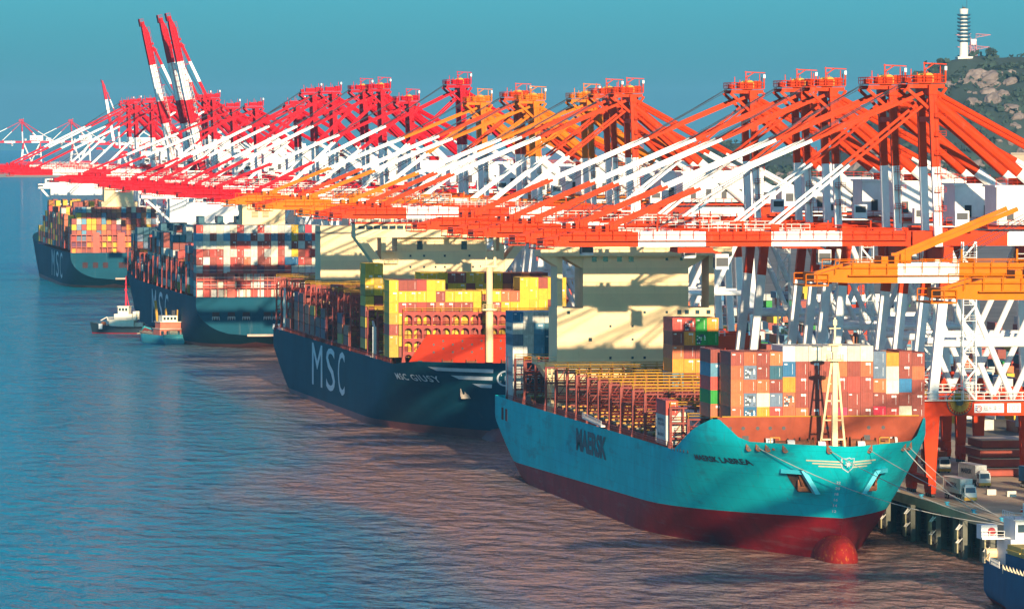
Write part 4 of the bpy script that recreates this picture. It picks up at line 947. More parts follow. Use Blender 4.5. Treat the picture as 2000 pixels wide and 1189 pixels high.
part('stern_flagpole', None, lambda m: m.tube((0, 321, 17), (0, 322, 25), .1, 5), [RAILW], MS)
# ---- containers on the turquoise ship
GM = 'containers on the turquoise ship'
cols = [('br ob og og ob', 0), ('ob *sl ob *sl *bl', 0), ('br br og cm am', 0), ('og tb br sl rd', 0), ('wh bl am *ob ob', 1), ('lg br br br og', 1), ('cm br br br br', 1), ('lg br og br br', 1), ('wh og br br mg', 1), ('lg br rd br br', 1), ('cm ob br br br', 1), ('sl sl og br cr', 0), ('am lg cm br rd', 2), ('br br bl br cm', 0), ('br ob br br br', 2)]
B1Y = MY + 30.5; X1 = MX - 15.8
for c, (s_, tall) in enumerate(cols):
    tiers = s_.split()[::-1]; H = 2.9 if tall == 1 else 2.59; z = {0: 25.35, 1: 24.85, 2: 25.1}[tall]
    for k, cc in enumerate(tiers):
        r = cc[0] == '*'; cc = cc.strip('*')
        container(X1 + c * 2.5, B1Y, z + k * (H + .02), cc, '%s container, %s from left, %s from top, foremost stack of turquoise ship' % (CNAME[cc], nth(c + 1), nth(5 - k)), GM, H, end='r' if r else 'd')
tiers = 'br lb rd gr ob'.split()[::-1]
for k, cc in enumerate(tiers): container(X1 - 1.3, B1Y + 15, 25.3 + k * 2.61, cc, '%s container, %s from top of the column left behind the foremost stack' % (CNAME[cc], nth(5 - k)), GM)
tall = ['rd br og am *lb', '*rd am br am br', 'gr *gr br am *ob', 'am gr br am br']
for c, s_ in enumerate(tall):
    for k, cc in enumerate(s_.split()[::-1]):
        r = cc[0] == '*'; cc = cc.strip('*')
        container(MX - 1.6 + c * 2.52, MY + 181 + 1.2, 25.5 + k * 2.92, cc, '%s container, %s from left, %s from top, tall stack before the cream house' % (CNAME[cc], nth(c + 1), nth(5 - k)), GM, 2.9, end='r' if r else 'd')
    for k in range(2): pass
# low stacks behind the foremost bays
for k, (cc, end) in enumerate((('wh', None), ('wh', None), ('rd', 'd'))):
    o = container(MX - 21.0 + .2, MY + 75.4, 17.6 + k * 2.92 + .9, cc, ('white container with dark lettering on its side, %s of a stack at the ship side' % ('lowest', 'second')[k]) if k < 2 else 'red container topping two white lettered ones at the ship side', GM, 2.9, end=end)
    if k < 2:
        for q, wd in enumerate(('MAERSK', 'SEALAND') if k == 1 else ('MAERSK',)):
            flat_text('side_lettering', wd, .62, MARKB, o, (-1.24, 9.6, 1.55 - q * .8), udir=(0, -1, 0), bold=.03, width=7.2)
for c, (cc, e) in enumerate((('wh', 'd'), ('lb', 'r'))): 
    for k in range(2): container(MX - 15.6 + c * 2.5, MY + 91.4, 19.1 + k * 2.92, cc if k else ('wh', 'lg')[c], '%s container, %s level in the low white stack amidships' % (CNAME[cc if k else ('wh', 'lg')[c]], ('lower', 'upper')[k]) + (' nearer the ship side' if c == 0 else ''), GM, 2.9, end=e)
o = container(MX - 20.6 + 3.9, MY + 59.4, 22.2, 'lg', 'grey container with dark lettering behind the dark purple one', GM, 2.9)
flat_text('side_lettering', 'MAERSK', .9, MARKB, o, (-1.24, 9.6, 1.0), udir=(0, -1, 0), bold=.03, width=7.2)
container(MX - 16.7, MY + 59.4, 19.2, 'pu', 'dark purple container beside the forward lashing bridge', GM, 2.9)
container(MX - 14.2, MY + 59.4, 19.2, 'pu', 'dark purple container inboard of its lookalike by the forward bay', GM, 2.9); container(MX - 14.2, MY + 59.4, 22.2, 'tb', 'dark teal container on a purple one by the forward bay', GM, 2.9)
for c in range(3):
    for k in range(2): container(MX - 18.6 + c * 2.5, MY + 75.4, 19.1 + k * 2.92, ('cm', 'wh', 'tb')[c], '%s container on the %s level behind the forward lashing frame' % (CNAME[('cm', 'wh', 'tb')[c]], ('lower', 'upper')[k]), GM, 2.9)
aft = ['lg sl lg wh wh lg wh wh', 'wh lg lg wh', 'lg lb lb lb', 'lg tb tb tb', 'sl tb tb tb', 'bl lb lb']
aft[0] = 'bl lg sl wh wh lg wh wh'
for c, s_ in enumerate(aft):
    t_ = s_.split(); n = len(t_)
    for k, cc in enumerate(t_):
        z = 38.0 - 2.62 * (k + 1)
        o = container(MX - 19.6 + c * 2.5, MY + 301 - 1.4, z, cc, '%s container, %s from left, %s from top, aft stack left of the cream house' % (CNAME[cc], nth(c + 1), nth(k + 1)), GM, end='d')
        if c == 0 and k in (1, 2, 5): flat_text('side_lettering', 'MAERSK', .9, MARKB, o, (-1.24, 10, .8), udir=(0, -1, 0), bold=.03, width=8)
# ---- mooring lines
def sag(a, b, d, n=14): return [tuple(Vector(a).lerp(Vector(b), k / n) - Vector((0, 0, d * 4 * (k / n) * (1 - k / n)))) for k in range(n + 1)]
lines = [((-14, 20.8), (QX + 1.3, 1081, QZ + .6), 3.0, 'long mooring line crossing the turquoise bow from its left fairlead'), ((4.6, 21.0), (QX + 1.3, 1033, QZ + .6), 2.0, 'mooring line from the right of the turquoise bow to the quay'),
         ((13.5, 20.7), (QX + 1.3, 1129, QZ + .6), 1.0, 'short steep mooring line at the right shoulder of the turquoise bow'), ((15.2, 20.7), (QX + 1.3, 1105, QZ + .6), 1.0, 'second short mooring line at the right shoulder of the turquoise bow'), ((-3.2, 21.0), (QX + 1.3, 1057, QZ + .6), 2.4, 'mooring line from the middle fairlead of the turquoise bow')]
for (x, z), e, d, lab in lines:
    p = mh.bow_pt(x, z, .6); a = (MX + p[0], MY + p[1], z)
    tag(part('mooring_line', None, lambda m: m.poly_tube(sag(a, e, d), .075, 5), [HROPE]), lab, 'rope', 'mooring lines of the turquoise ship')
# ================================================================== dark blue ship behind (bow toward us)
GX, GY = 218.6, 1562.0
GS = tag(link('container_ship', None, None, (GX, GY, 0)), 'dark blue container ship lettered MSC with orange-red breakwater, bow toward us', 'ship', 'large container ships moored along the quay')
gt = [(0, 20.4), (25, 20.0), (44, 18.7), (366, 18.1)]
gh = Hull(363, 48.2, gt, [(0, 2.4), (363, .9)], rake=10, zref=20, le=(105, 46), p=(1.6, 2.3), tz=(4, 13))
gh.build(GS, [NAVY, BOOTP]); gh.deck(GS, lambda y: pl([(0, 19.2), (44, 17.8), (363, 17.5)], y), .8, 362.5, DECKR)
def gbulb(m):
    n = 18; rows = []
    for k in range(12):
        t = k / 11; y = 1.5 + 30 * t ** 1.5; r = 4.6 * math.sqrt(max(0, 1 - (1 - min(1, t * 2)) ** 2)); rows.append([(math.cos(a) * r * .85, y, -1.2 + math.sin(a) * r) for a in (2 * math.pi * q / n for q in range(n + 1))])
    m.grid(rows)
part('bulbous_bow', None, gbulb, [BOOTP], GS, smooth=True)
for w, y, wd in (('M', 241.5, 28), ('S', 203.5, 23), ('C', 173, 17)): gh.side_text('ship_lettering', w, GS, y, 5.2, 12.3, wd, LETW, bold=0, off=.12)
gh.side_text('ship_name', 'MSC GIUSY', GS, 45.5, 14.6, 1.7, 24, LETW, bold=.015, off=.15, space=1.15)
for i, (w0, w1, z) in enumerate(((3.0, 17.6, 18.2), (3.0, 12.4, 16.2), (3.0, 7.4, 14.2))):
    for sg in (-1, 1):
        def gs(m):
            n = 12; rows = [[], []]
            for k in range(n + 1):
                t = k / n; x = lerp(w0, w1, t); rows[0].append(gh.bow_pt(sg * min(x, w1 - 2.2 * .9), z - .45 * (1 - .0 * t), .14)); rows[1].append(gh.bow_pt(sg * x, z + .5, .14))
            m.grid(rows, flip=sg < 0)
        part('bow_stripe', None, gs, [LETW], GS)
def glogo(m):
    for a, b in ((-1.9, 1.9),):
        for k in range(20):
            t0 = 2 * math.pi * k / 20; t1 = 2 * math.pi * (k + 1) / 20
            f = lambda t, r: gh.bow_pt(math.cos(t) * r, 16.4 + math.sin(t) * r, .2)
            m.quad(f(t0, 1.7), f(t0, 2.1), f(t1, 2.1), f(t1, 1.7))
    m.quad(gh.bow_pt(-1.2, 15.2, .2), gh.bow_pt(1.2, 15.2, .2), gh.bow_pt(1.2, 15.7, .2), gh.bow_pt(-1.2, 15.7, .2)); m.quad(gh.bow_pt(-1.2, 17, .2), gh.bow_pt(1.2, 17, .2), gh.bow_pt(1.2, 17.5, .2), gh.bow_pt(-1.2, 17.5, .2)); m.quad(gh.bow_pt(-.25, 15.7, .2), gh.bow_pt(.25, 15.7, .2), gh.bow_pt(.25, 17, .2), gh.bow_pt(-.25, 17, .2))
part('bow_emblem', None, glogo, [LETW], GS)
for sg in (-1, 1):
    c = Vector(gh.bow_pt(sg * 8.4, 11.2, .6))
    part('anchor', None, lambda m: (m.beam(c + Vector((0, .5, 3.2)), c + Vector((0, -.3, .4)), .7, .6), m.beam(c + Vector((-1.3, -.4, 0)), c + Vector((1.3, -.4, 0)), 1, 1.1), [m.beam(c + Vector((q * 1.1, -.5, 0)), c + Vector((q * 1.4, -.5, 2)), .8, .4, 0, .2, .2) for q in (-1, 1)]), [pmat('pale_rust', (0.42, 0.34, 0.26), .8, .4, 1.0)], GS)
# breakwater
def gbw(m):
    y = 46; pts = [(-20.4, 17.9), (20.4, 17.9), (14.8, 26.2), (-14.8, 26.2)]
    m.add([(x, y, z) for x, z in pts] + [(x, y + .4, z) for x, z in pts], [(0, 1, 2, 3), (7, 6, 5, 4), (3, 2, 6, 7), (0, 3, 7, 4), (1, 5, 6, 2)], 0)
    m.box(-14.8, 14.8, y - .5, y, 25.3, 26.2, 0)
gb = part('breakwater', None, gbw, [BRKO], GS)
for k in range(11):
    for q in range(2): part('drain_hole', 'gdh', lambda m: m.tube((0, -.05, 0), (0, .1, 0), .3, 8), [DARK], gb, (-13.0 + k * 2.55, 45.98, 21.6 + q * 2.0 + (k % 2) * .95))
for x in (-16.6, 9): part('breakwater_door', 'gbd', lambda m: m.box(-.6, .6, -.06, .1, 0, 1.2), [DARK], gb, (x, 45.98, 18.2))
def gmast(m):
    m.tube((0, 0, 19), (0, 0, 33), 1.0, 12); m.tube((0, 0, 33), (0, 0, 44), .85, 12); m.tube((0, 0, 32.6), (0, 0, 33.1), 2.1, 14); m.rail((-1.9, -1.2, 33.1), (1.9, -1.2, 33.1), 1.1, .8, .06)
    m.box(-2.4, 2.0, -1, 1, 44, 44.5); m.beam((1.4, 0, 44.5), (1.4, 0, 53), .7, .7); m.beam((-.9, 0, 44.5), (-.9, 0, 53), .35, .35)
    for k in range(5): m.beam((-.9, 0, 45 + k * 1.8), (1.4, 0, 46 + k * 1.8), .25, .25)
    m.beam((-2, 0, 53), (2, 0, 53), .3, .3); m.tube((0, 0, 53), (0, 0, 57), .12, 5)
part('foremast', None, gmast, [CREAM], GS, (1.6, 44, 0))
for x, y in ((-12, 26), (-6, 24), (3, 22), (8, 26), (13, 32)): part('mooring_winch', 'wch', lambda m: 0, [RUST], GS, (x, y, 18.4))
# deck house
gy = 128.0
boxpart('accommodation_block', (-17.2, 17.2, gy, gy + 14, 17.5, 46.6), CREAM, GS)
boxpart('upper_block', (-12.5, 12.5, gy + 1.5, gy + 14, 46.6, 50.4), CREAM, GS)
def gbr(m):
    m.box(-24.4, 24.4, gy - 1, gy + 10, 50.4, 52.1, 0); m.box(-24.4, 14, gy - .6, gy + 9, 52.1, 54.2, 0); m.box(14, 24.4, gy - .8, gy + 8, 52.1, 53.0, 0)
    for k in range(17): m.box(-23.6 + k * 2.15, -21.8 + k * 2.15, gy - .72, gy - .6, 52.7, 53.7, 1)
    m.box(-24.6, 14.3, gy - 1, gy + 9.4, 54.2, 54.6, 2)
part('bridge', None, gbr, [CREAM, GLASS, ORANGE], GS)
for sg in (-1, 1):
    def brace_(m):
        for (a, b) in (((24.2, 50.4), (17.2, 41.2)),):
            o = [(24.4, 50.4), (22.0, 50.4), (17.2, 44.2), (17.2, 40.6)]
            m.add([(sg * x, gy - .5, z) for x, z in o] + [(sg * x, gy + 9, z) for x, z in o], [(0, 1, 2, 3), (7, 6, 5, 4), (0, 3, 7, 4), (1, 5, 6, 2)] if sg < 0 else [(3, 2, 1, 0), (4, 5, 6, 7), (4, 7, 3, 0), (2, 6, 5, 1)], 0)
        m.box(*sorted((sg * 15.9, sg * 17.2)), gy - .5, gy + 9, 46.6, 50.4, 0)
    part('bridge_wing_support', None, brace_, [CREAM], GS)
windows(GS, [(x, 45.3) for x in (-9, -5.2, .6, 7.5)] + [(x, 42.2) for x in (-9, -5.2, -2, .6, 8.5)], gy, .55, .6)
windows(GS, [(-6.2, 48.2), (6.2, 48.2)], gy + 1.5, 1.6, 2.4)
part('bridge_rail', None, lambda m: (m.rail((-24.4, gy - .8, 54.6), (14, gy - .8, 54.6), 1.2, 1.6, .06), m.beam((0, gy + 4, 54.6), (0, gy + 4, 62), .6, .6), m.beam((-2.4, gy + 4, 58.4), (2.4, gy + 4, 58.4), .25, .3)), [RAILW], GS)
part('side_platform', None, lambda m: (m.box(-16.2, -13.4, gy - 1.6, gy, 46.3, 46.6), m.rail((-16.2, gy - 1.6, 46.6), (-9, gy - 1.6, 46.6), 1.2, 1.1, .06), m.box(-16.4, -12.6, gy - 1.8, gy, 43.2, 43.4), m.rail((-16.4, gy - 1.8, 43.4), (-12.6, gy - 1.8, 43.4), 1.2, 1.0, .06)), [CREAM], GS)
cs = boxpart('engine_casing', (-16.6, 15, 288, 303, 17.5, 51), CREAM, GS)
boxpart('casing_stripe', (-16.7, 15.1, 287.85, 302, 48.6, 49.2), pmat('casing_grey', (.18, .16, .12), .6), GS)
part('funnel', None, lambda m: (m.box(-5, 6, 290, 301, 51, 56), [m.tube((-3 + 2.2 * k, 296, 56), (-3 + 2.2 * k, 296, 58.4), .6, 8) for k in range(4)]), [CREAM], GS)
GLB = [68, 86, 108, 150, 166, 181, 195, 210, 224, 239, 254, 269, 284, 308, 324, 340, 355]
lashing(GS, 53, 20.2, 18, 32.0, [LASH2, YELL, YELL], 4, 'glbf', True)
for y in GLB: lashing(GS, y, 23.2, 17.6, 33.8 if y > 120 else 31, [LASH2, YELL, YELL], 5, 'glb%d' % (y > 120))
for i in range(len(GLB) - 1):
    y0, y1 = GLB[i] + 1, GLB[i + 1] - 1
    if y1 - y0 > 24: continue
    for k in range(3): part('hatch_cover', 'ghc%d' % int(y1 - y0), lambda m: m.box(.1, 14.5, 0, y1 - y0, 0, 1.9), [HATCH], GS, (-22 + k * 14.7, y0, 17.5))
def grail(m):
    for k in range(200):
        y = 50 + k * 1.6
        if y > 350: break
        m.beam((-23.9, y, pl(gt, y)), (-23.9, y, pl(gt, y) + 1.1), .1, .1)
    m.tube((-23.9, 50, pl(gt, 50) + 1.1), (-23.9, 350, pl(gt, 350) + 1.1), .06, 4)
part('side_railing', None, grail, [LASH2], GS)
for y, h in ((95, 9), (330, 12)): part('provision_crane', None, lambda m: (m.beam((-23, y, 17.8), (-23, y, 17.8 + h), 1.0, 1.0), m.beam((-23, y, 17.8 + h), (-22, y + 12, 17.8 + h + 1), .5, .6), m.box(-23.9, -22.4, y + 3, y + 14, 18, 18.7)), [RAILW], GS)
GG = 'containers on the dark blue ship with the orange-red breakwater'
gm = Many()
gcol = ['ye ye ye', 'br ye rd', 'br ye br', 'rd ye rd', 'ye ye br', 'ye br ob', '- ye br', '- ye br', '- ye br', '- ye ye', '- - ye', '- ye br', '- og ye', '- ob ye', 'ye ye ye', 'ye ye ye', 'br ye ye', 'ye ye br', 'ye ye ye']
g4 = ['ol', 'ye', 'br', 'ye', 'br', 'br', 'ob', 'ye', 'ye', 'br', 'ye', 'br', 'ob', 'br', 'ye', 'br', 'ye', 'ye', 'ye']
for c, s_ in enumerate(gcol):
    x = GX - 22.5 + c * 2.5
    for k, cc in enumerate(s_.split()):
        if cc == '-': continue
        container(x, GY + 55, 40.4 - 2.92 * (k + 1) + (.0 if c < 14 else .6), cc, '%s container, %s from left, %s down, stack behind the orange-red breakwater' % (CNAME[cc], nth(c + 1), nth(k + 1)), GG, 2.9)
    low = range(3, 7) if c == 0 else range(3, 4)
    for k in low:
        cc = g4[c] if c else ('ol', 'br', 'ol', 'ol')[k - 3]
        if c == 0: container(x, GY + 55, 40.4 - 2.92 * (k + 1), cc, '%s container, %s tier down at the seaward edge, behind the arched frame' % (CNAME[cc], nth(k + 1)), GG, 2.9)
        else: container(x, GY + 55, 40.4 - 2.92 * (k + 1) + .02, cc, '%s container, %s from left, fourth tier down behind the arched frame' % (CNAME[cc], nth(c + 1)), GG, 2.9)
    if c: 
        for k in range(4, 7): gm.add(x, GY + 55, 40.4 - 2.92 * (k + 1), random.choice(['ye', 'ye', 'br', 'ol']), 2.9)
for c in range(19):      # second row of stacks showing above the first
    x = GX - 22.5 + c * 2.5
    if 5 <= c <= 13:
        for k in range(2):
            cc = ['ye', 'ye', 'ye', 'br', 'br', 'ye', 'ye', 'br', 'ye'][(c - 5 + k * 2) % 9]
            container(x, GY + 88, 41.6 - 2.92 * (k + 1), cc, '%s container, %s from left, %s tier of the stack before the shaded house' % (CNAME[cc], nth(c + 1), ('top', 'second')[k]), GG, 2.9)
        for k in range(2, 7): gm.add(x, GY + 88, 41.6 - 2.92 * (k + 1), random.choice(['ye', 'br', 'ol']), 2.9)
    elif c > 13:
        for k in range(0, 7): gm.add(x, GY + 88, 41.6 - 2.92 * (k + 1), random.choice(['ye', 'br', 'ol', 'og']), 2.9)
for c in range(3):
    for k in range(8):
        cc = ('ye', 'ye', 'ol', 'ye', 'br', 'ye', 'br', 'ol')[(k + c) % 8]; top = 43.6 - (0, 0, 5.8)[c]; z = top - 2.92 * (k + 1)
        if z < 18.5: continue
        if k < 3: container(GX - 22.5 + c * 2.5, GY + 110, z, cc, '%s container, %s from sea side, %s down, yellow stack beside the house' % (CNAME[cc], nth(c + 1), nth(k + 1)), GG, 2.9)
        else: gm.add(GX - 22.5 + c * 2.5, GY + 110, z, cc, 2.9)
container(GX - 19.5, GY + 211.5, 32.2, 'cr', 'lone bright red container above the aft lashing frames', GG, 2.9)
container(GX - 12, GY + 196.5, 31.6, 'ye', 'yellow container behind the lone red one by the house', GG, 2.9)
rg = random.Random(11)
for i, y in enumerate(GLB[3:-1]):
    for c in range(19):
        n = rg.choice((0, 0, 1, 1, 2, 3)) if c > 0 else rg.choice((0, 0, 1, 2, 3, 4))
        if 280 < y < 306 and 3 < c < 16: continue
        for k in range(n): gm.add(GX - 22.5 + c * 2.5, GY + y + 1.2, 19.5 + k * 2.92, rg.choice(['ol', 'br', 'pu', 'ob', 'br', 'br']), 2.9, 11.9)
gm.build('lower_containers', 'lower containers half hidden by the lashing frames of the dark blue ship')

# ================================================================== two dark blue ships seen from the stern
def stern_ship(x, y, L, B, label, zt, rowfn, cols, funnel, brg, nm):
    S_ = tag(link('container_ship', None, None, (x, y + L, 0), (0, 0, math.pi)), label, 'ship', 'large container ships moored along the quay')
    h = Hull(L, B, [(0, zt + 8), (60, zt + 3), (120, zt), (L, zt)], [(0, 2.6), (L, 1.2)], rake=14, le=(120, 70), p=(1.6, 2.1), stern=85, tz=(4.5, 16.5), tw=.98)
    h.build(S_, [NAVY, BOOTP]); h.deck(S_, zt - .8, 20, L - .4, DECKR)
    for w, yy, wd in nm: h.side_text('ship_lettering', w, S_, yy, 3.8, 13.2, wd, LETW, side=1, dy=1, bold=0, off=.15)
    return S_, h
# --- second
S2, h2 = stern_ship(221.2, 2236, 385, 46.5, 'dark blue container ship second from the left with grey and white containers, stern toward us', 18.8, None, 18, None, None, (('M', 195, 20), ('S', 228, 18), ('C', 256, 16)))
L2 = 385
def tport(m):
    for xx in (15.5, 9.8, 4.4, -3.4, -6.6): m.box(xx - 1.3, xx + 1.3, L2 - .3, L2 + .14, 10.6, 13.4, 0); m.rail((xx - 1.3, L2 + .2, 10.6), (xx + 1.3, L2 + .2, 10.6), 1.1, .8, .08, 1)
part('mooring_port', None, tport, [pmat('port_dark', (.04, .012, .016), .8), RAILW], S2)
flat_text('ship_name', 'MSC', 1.9, LETW, S2, (-5.4, L2 + .08, 7.2), udir=(-1, 0, 0), bold=.05, width=6.5)
part('transom_edge', None, lambda m: m.beam((4, L2 + .15, 4.9), (-18, L2 + .15, 4.9), .5, .8), [pmat('pale_edge', (.5, .36, .28), .7)], S2)
def pillars(m):
    for xx in (9.6, -9.6): m.box(xx - 1.4, xx + 1.4, L2 - 4.4, L2 - 3.2, 18, 28, 0)
    for k in range(18):
        xx = 22.2 - k * 2.6; m.beam((xx, L2 - 3.6, 18), (xx, L2 - 3.6, 27.6), .3, .3, 0)
    for z in (22.2, 25, 27.6): m.box(-22.4, 22.4, L2 - 4, L2 - 3.2, z - .3, z, 0); m.tube((-22.4, L2 - 3.2, z + 1), (22.4, L2 - 3.2, z + 1), .07, 4, 1)
part('aft_lashing_frame', None, pillars, [pmat('frame_orange_red', (.50, .09, .05), .6, .2, .5), RAILW], S2)
# each forward lashing bridge along the seaward side
for k in range(14): lashing(S2, 60 + k * 21.5, 22.4, 17.8, 30, [LASH2, YELL, YELL], 4, 'lb2')
S2F = boxpart('funnel_casing', (-12.6, 3.2, L2 - 40, L2 - 26, 18, 58.8), CREAM, S2)
for xx in (-1.4, -5.4):
    for z in (56.0, 48.6): part('vent_louvre', 'lv', lambda m: [m.box(-1.2, 1.2, 0, .14, .5 * k, .5 * k + .3) for k in range(5)], [pmat('louvre_brown', (.22, .16, .08), .6)], S2, (xx, L2 - 26, z - 1))
part('funnel_cap', None, lambda m: (m.box(-13, 3.6, L2 - 40.4, L2 - 25.6, 58.8, 59.3), [m.tube((-9 + 3 * k, L2 - 33, 59), (-9 + 3 * k, L2 - 33, 62), .7, 8) for k in range(4)]), [DARK], S2)
by = 385 - 250
boxpart('accommodation_block', (-15, 5, by - 8, by + 6, 18, 50.5), SHIPW, S2); boxpart('accommodation_annex', (5, 11.5, by - 6, by + 4, 18, 52), SHIPW, S2)
part('bridge', None, lambda m: (m.box(-23, 23, by - 7, by + 3, 52.0, 53.6, 0), m.box(-14, 21, by - 6, by + 2.4, 53.6, 56.2, 0), m.box(-24, 24, by - 7, by + 2.8, 56.2, 56.7, 0), [m.box(-13.6 + k * 2.2, -11.9 + k * 2.2, by + 2.3, by + 2.55, 54.3, 55.5, 1) for k in range(15)], m.beam((21.5, by, 52), (11, by, 43), .9, .9, 0), m.beam((-21.5, by, 52), (-14, by, 43), .9, .9, 0)), [SHIPW, GLASS], S2)
part('radar_mast', None, lambda m: ([m.beam((a, by + b, 56.7), (a * .5, by + b * .4, 62), .35, .35) for a in (-3, 3) for b in (-3, 3)], m.box(-3, 3, by - 1, by + 1, 61.5, 61.9), m.beam((-4, by, 63), (4, by, 63), .3, .5), m.tube((9, by, 56.7), (9, by, 58.5), 1.1, 10), [m.beam((-8 + 5 * k, by + 1, 56.7), (-6 + 5 * k, by + 1, 60), .3, .3) for k in range(5)]), [RAILW], S2)
G2 = 'containers on the second dark blue ship from the left'
r2 = ['rd lg lg cm lg cm rd lg lg rd lg cm lg lg ye tb cr lg', 'lb lg br lg lb br sl lb br lg rd sl br lb ol br lb rd', 'lg cm lg cm cm br rd rd lg br br cm rd lg br lg br lg', 'rd br rd br lg lg rd lg lg br lg cm br lg ye br rd rd', 'br wh br rd lg rd br ob lg br br cm rd bl bl rd br cm']  # second row's light and slate blues have a crane boom's shade in the colour
m2 = Many()
for r_, row in enumerate(r2):
    for c, cc in enumerate(row.split()):
        container(199.0 + 1.25 + c * 2.5, 2241, 45.1 - 2.92 * (r_ + 1), cc, '%s container, %s column, %s row, stern stack of second ship from left' % (CNAME[cc], nth(c + 1), nth(r_ + 1)), G2, 2.9, end='d')
for c in range(18):
    for r_ in range(5, 9): m2.add(199 + 1.25 + c * 2.5, 2241.4, 45.1 - 2.92 * (r_ + 1), random.choice('rd br lg wh cm rd br lg pu'.split()), 2.9)
r_ = random.Random(21); dk = 'tb tb sl br br br pu lg ol wh rd dt tb br'.split()
for b in range(14):
    y = 2256 + b * 21.5
    if 2258 < y < 2276: continue
    base = [38, 40, 36, 42, 43, 40, 44, 45, 46, 44, 47, 46, 44, 42][b]
    if 2462 < y < 2500: base = 34
    for c in range(18):
        top = base - r_.choice((0, 0, 0, 2.9, 2.9, 5.8)) - (2.9 if c < 2 else 0); z = 19.5; k = 0
        while z + 2.9 < top:
            m2.add(199 + 1.25 + c * 2.5, y, z, 'tb' if (b > 6 and z > 36) else r_.choice(dk), 2.9); z += 2.92
m2.build('stacked_containers', 'stacked dark and mixed containers along the second ship from the left')
# --- first (farthest left)
S1, h1 = stern_ship(232.6, 3077, 366, 46, 'farthest dark blue container ship at the left with yellow and brown containers', 18.0, None, 18, None, None, (('M', 232, 22), ('S', 266, 20), ('C', 296, 17)))
L1 = 366
part('mooring_port', None, lambda m: [(m.box(xx - 1.3, xx + 1.3, L1 - .3, L1 + .14, 10.4, 13.2, 0)) for xx in (15.2, 10, 5, -3, -5.8)], [MATS['port_dark']], S1)
flat_text('ship_name', 'MSC', 1.8, LETW, S1, (-6.2, L1 + .1, 8.2), udir=(-1, 0, 0), bold=.06, width=7); flat_text('port_of_registry', 'PANAMA', 1.5, LETW, S1, (-7.2, L1 + .1, 5.9), udir=(-1, 0, 0), bold=.06, width=9)
part('transom_edge', None, lambda m: m.beam((0, L1 + .15, 5.0), (-18, L1 + .15, 5.0), .5, .8), [MATS['pale_edge']], S1)
part('aft_lashing_frame', None, lambda m: ([m.box(xx - 1.7, xx + 1.7, L1 - 3.4, L1 - 2.4, 17.8, 28, 0) for xx in (9.5, -3.2)], [m.beam((22 - 2.6 * k, L1 - 3, 17.8), (22 - 2.6 * k, L1 - 3, 27), .3, .3, 0) for k in range(18)], [m.box(-22, 22, L1 - 3.4, L1 - 2.6, z, z + .3, 0) for z in (20.5, 23.5, 26.8)]), [MATS['frame_orange_red']], S1)
f1 = part('funnel_casing', None, lambda m: (m.box(-11.8, 3.0, L1 - 48, L1 - 33, 18, 53.2), m.box(-13.5, 4.6, L1 - 50, L1 - 31, 18, 43)), [CREAM], S1)
for xx in (-3.2, -6.6): part('casing_window', 'cw', lambda m: m.box(-.9, .9, -.1, .2, 0, 2.4), [pmat('louvre_tan', (.55, .36, .14), .6)], S1, (xx, L1 - 33, 47.6))
b1 = L1 - 255
boxpart('accommodation_block', (-14, 16, b1 - 9, b1 + 4, 18, 49), SHIPW, S1); boxpart('accommodation_annex', (-8, 2, b1 + 4, b1 + 7, 18, 44), SHIPW, S1)
part('bridge', None, lambda m: (m.box(-22.6, 22.6, b1 - 7, b1 + 3, 47.6, 50.2, 0), m.box(-13, 19, b1 - 6, b1 + 2.4, 50.2, 53, 0), m.box(-12, 18, b1 + 2.3, b1 + 2.55, 51.2, 52.2, 1), m.box(20, 22.7, b1 + 2.9, b1 + 3.1, 48.6, 49.4, 1), m.beam((21, b1, 47.6), (15, b1, 41), 1, 1, 0), m.beam((-21, b1, 47.6), (-13, b1, 40), 1, 1, 0)), [SHIPW, GLASS], S1)
part('radar_mast', None, lambda m: (m.beam((0, b1, 53), (0, b1, 60), .8, .8), m.beam((-5, b1, 57), (5, b1, 57), .4, .5), [m.beam((-6 + 4 * k, b1, 53), (-5 + 4 * k, b1, 57), .3, .3) for k in range(4)], m.box(5, 9, b1 - 2, b1 + 2, 53, 55)), [RAILW], S1)
m1 = Many(); r_ = random.Random(33); p1 = 'br br ob br ye ye ye br rd lb ob br og rd ob pu sl am br cm'.split()
for c in range(17):
    for k in range(8):
        z = 40.9 - 2.92 * (k + 1)
        if c == 0 and k < 2: continue
        m1.add(211 + 1.25 + c * 2.5, 3082, z, ('ye' if (c in (3, 4) and k in (2, 3)) else r_.choice(p1)), 2.9)
for b in range(13):
    y = 3098 + b * 20
    if b in (1,): continue
    base = [41, 40, 42, 40, 43, 44, 42, 45, 44, 42, 45, 43, 41][b]
    if abs(y - 3332) < 16: base = 32
    for c in range(17):
        top = base - r_.choice((0, 0, 2.9, 2.9, 5.8, 8.7 if c < 3 else 0)); z = 19
        if b == 2 and 7 < c < 15: continue
        while z + 2.9 < top: m1.add(211 + 1.25 + c * 2.5, y, z, r_.choice(p1), 2.9); z += 2.92
m1.build('stacked_containers', 'yellow and brown stacked containers on the farthest ship')
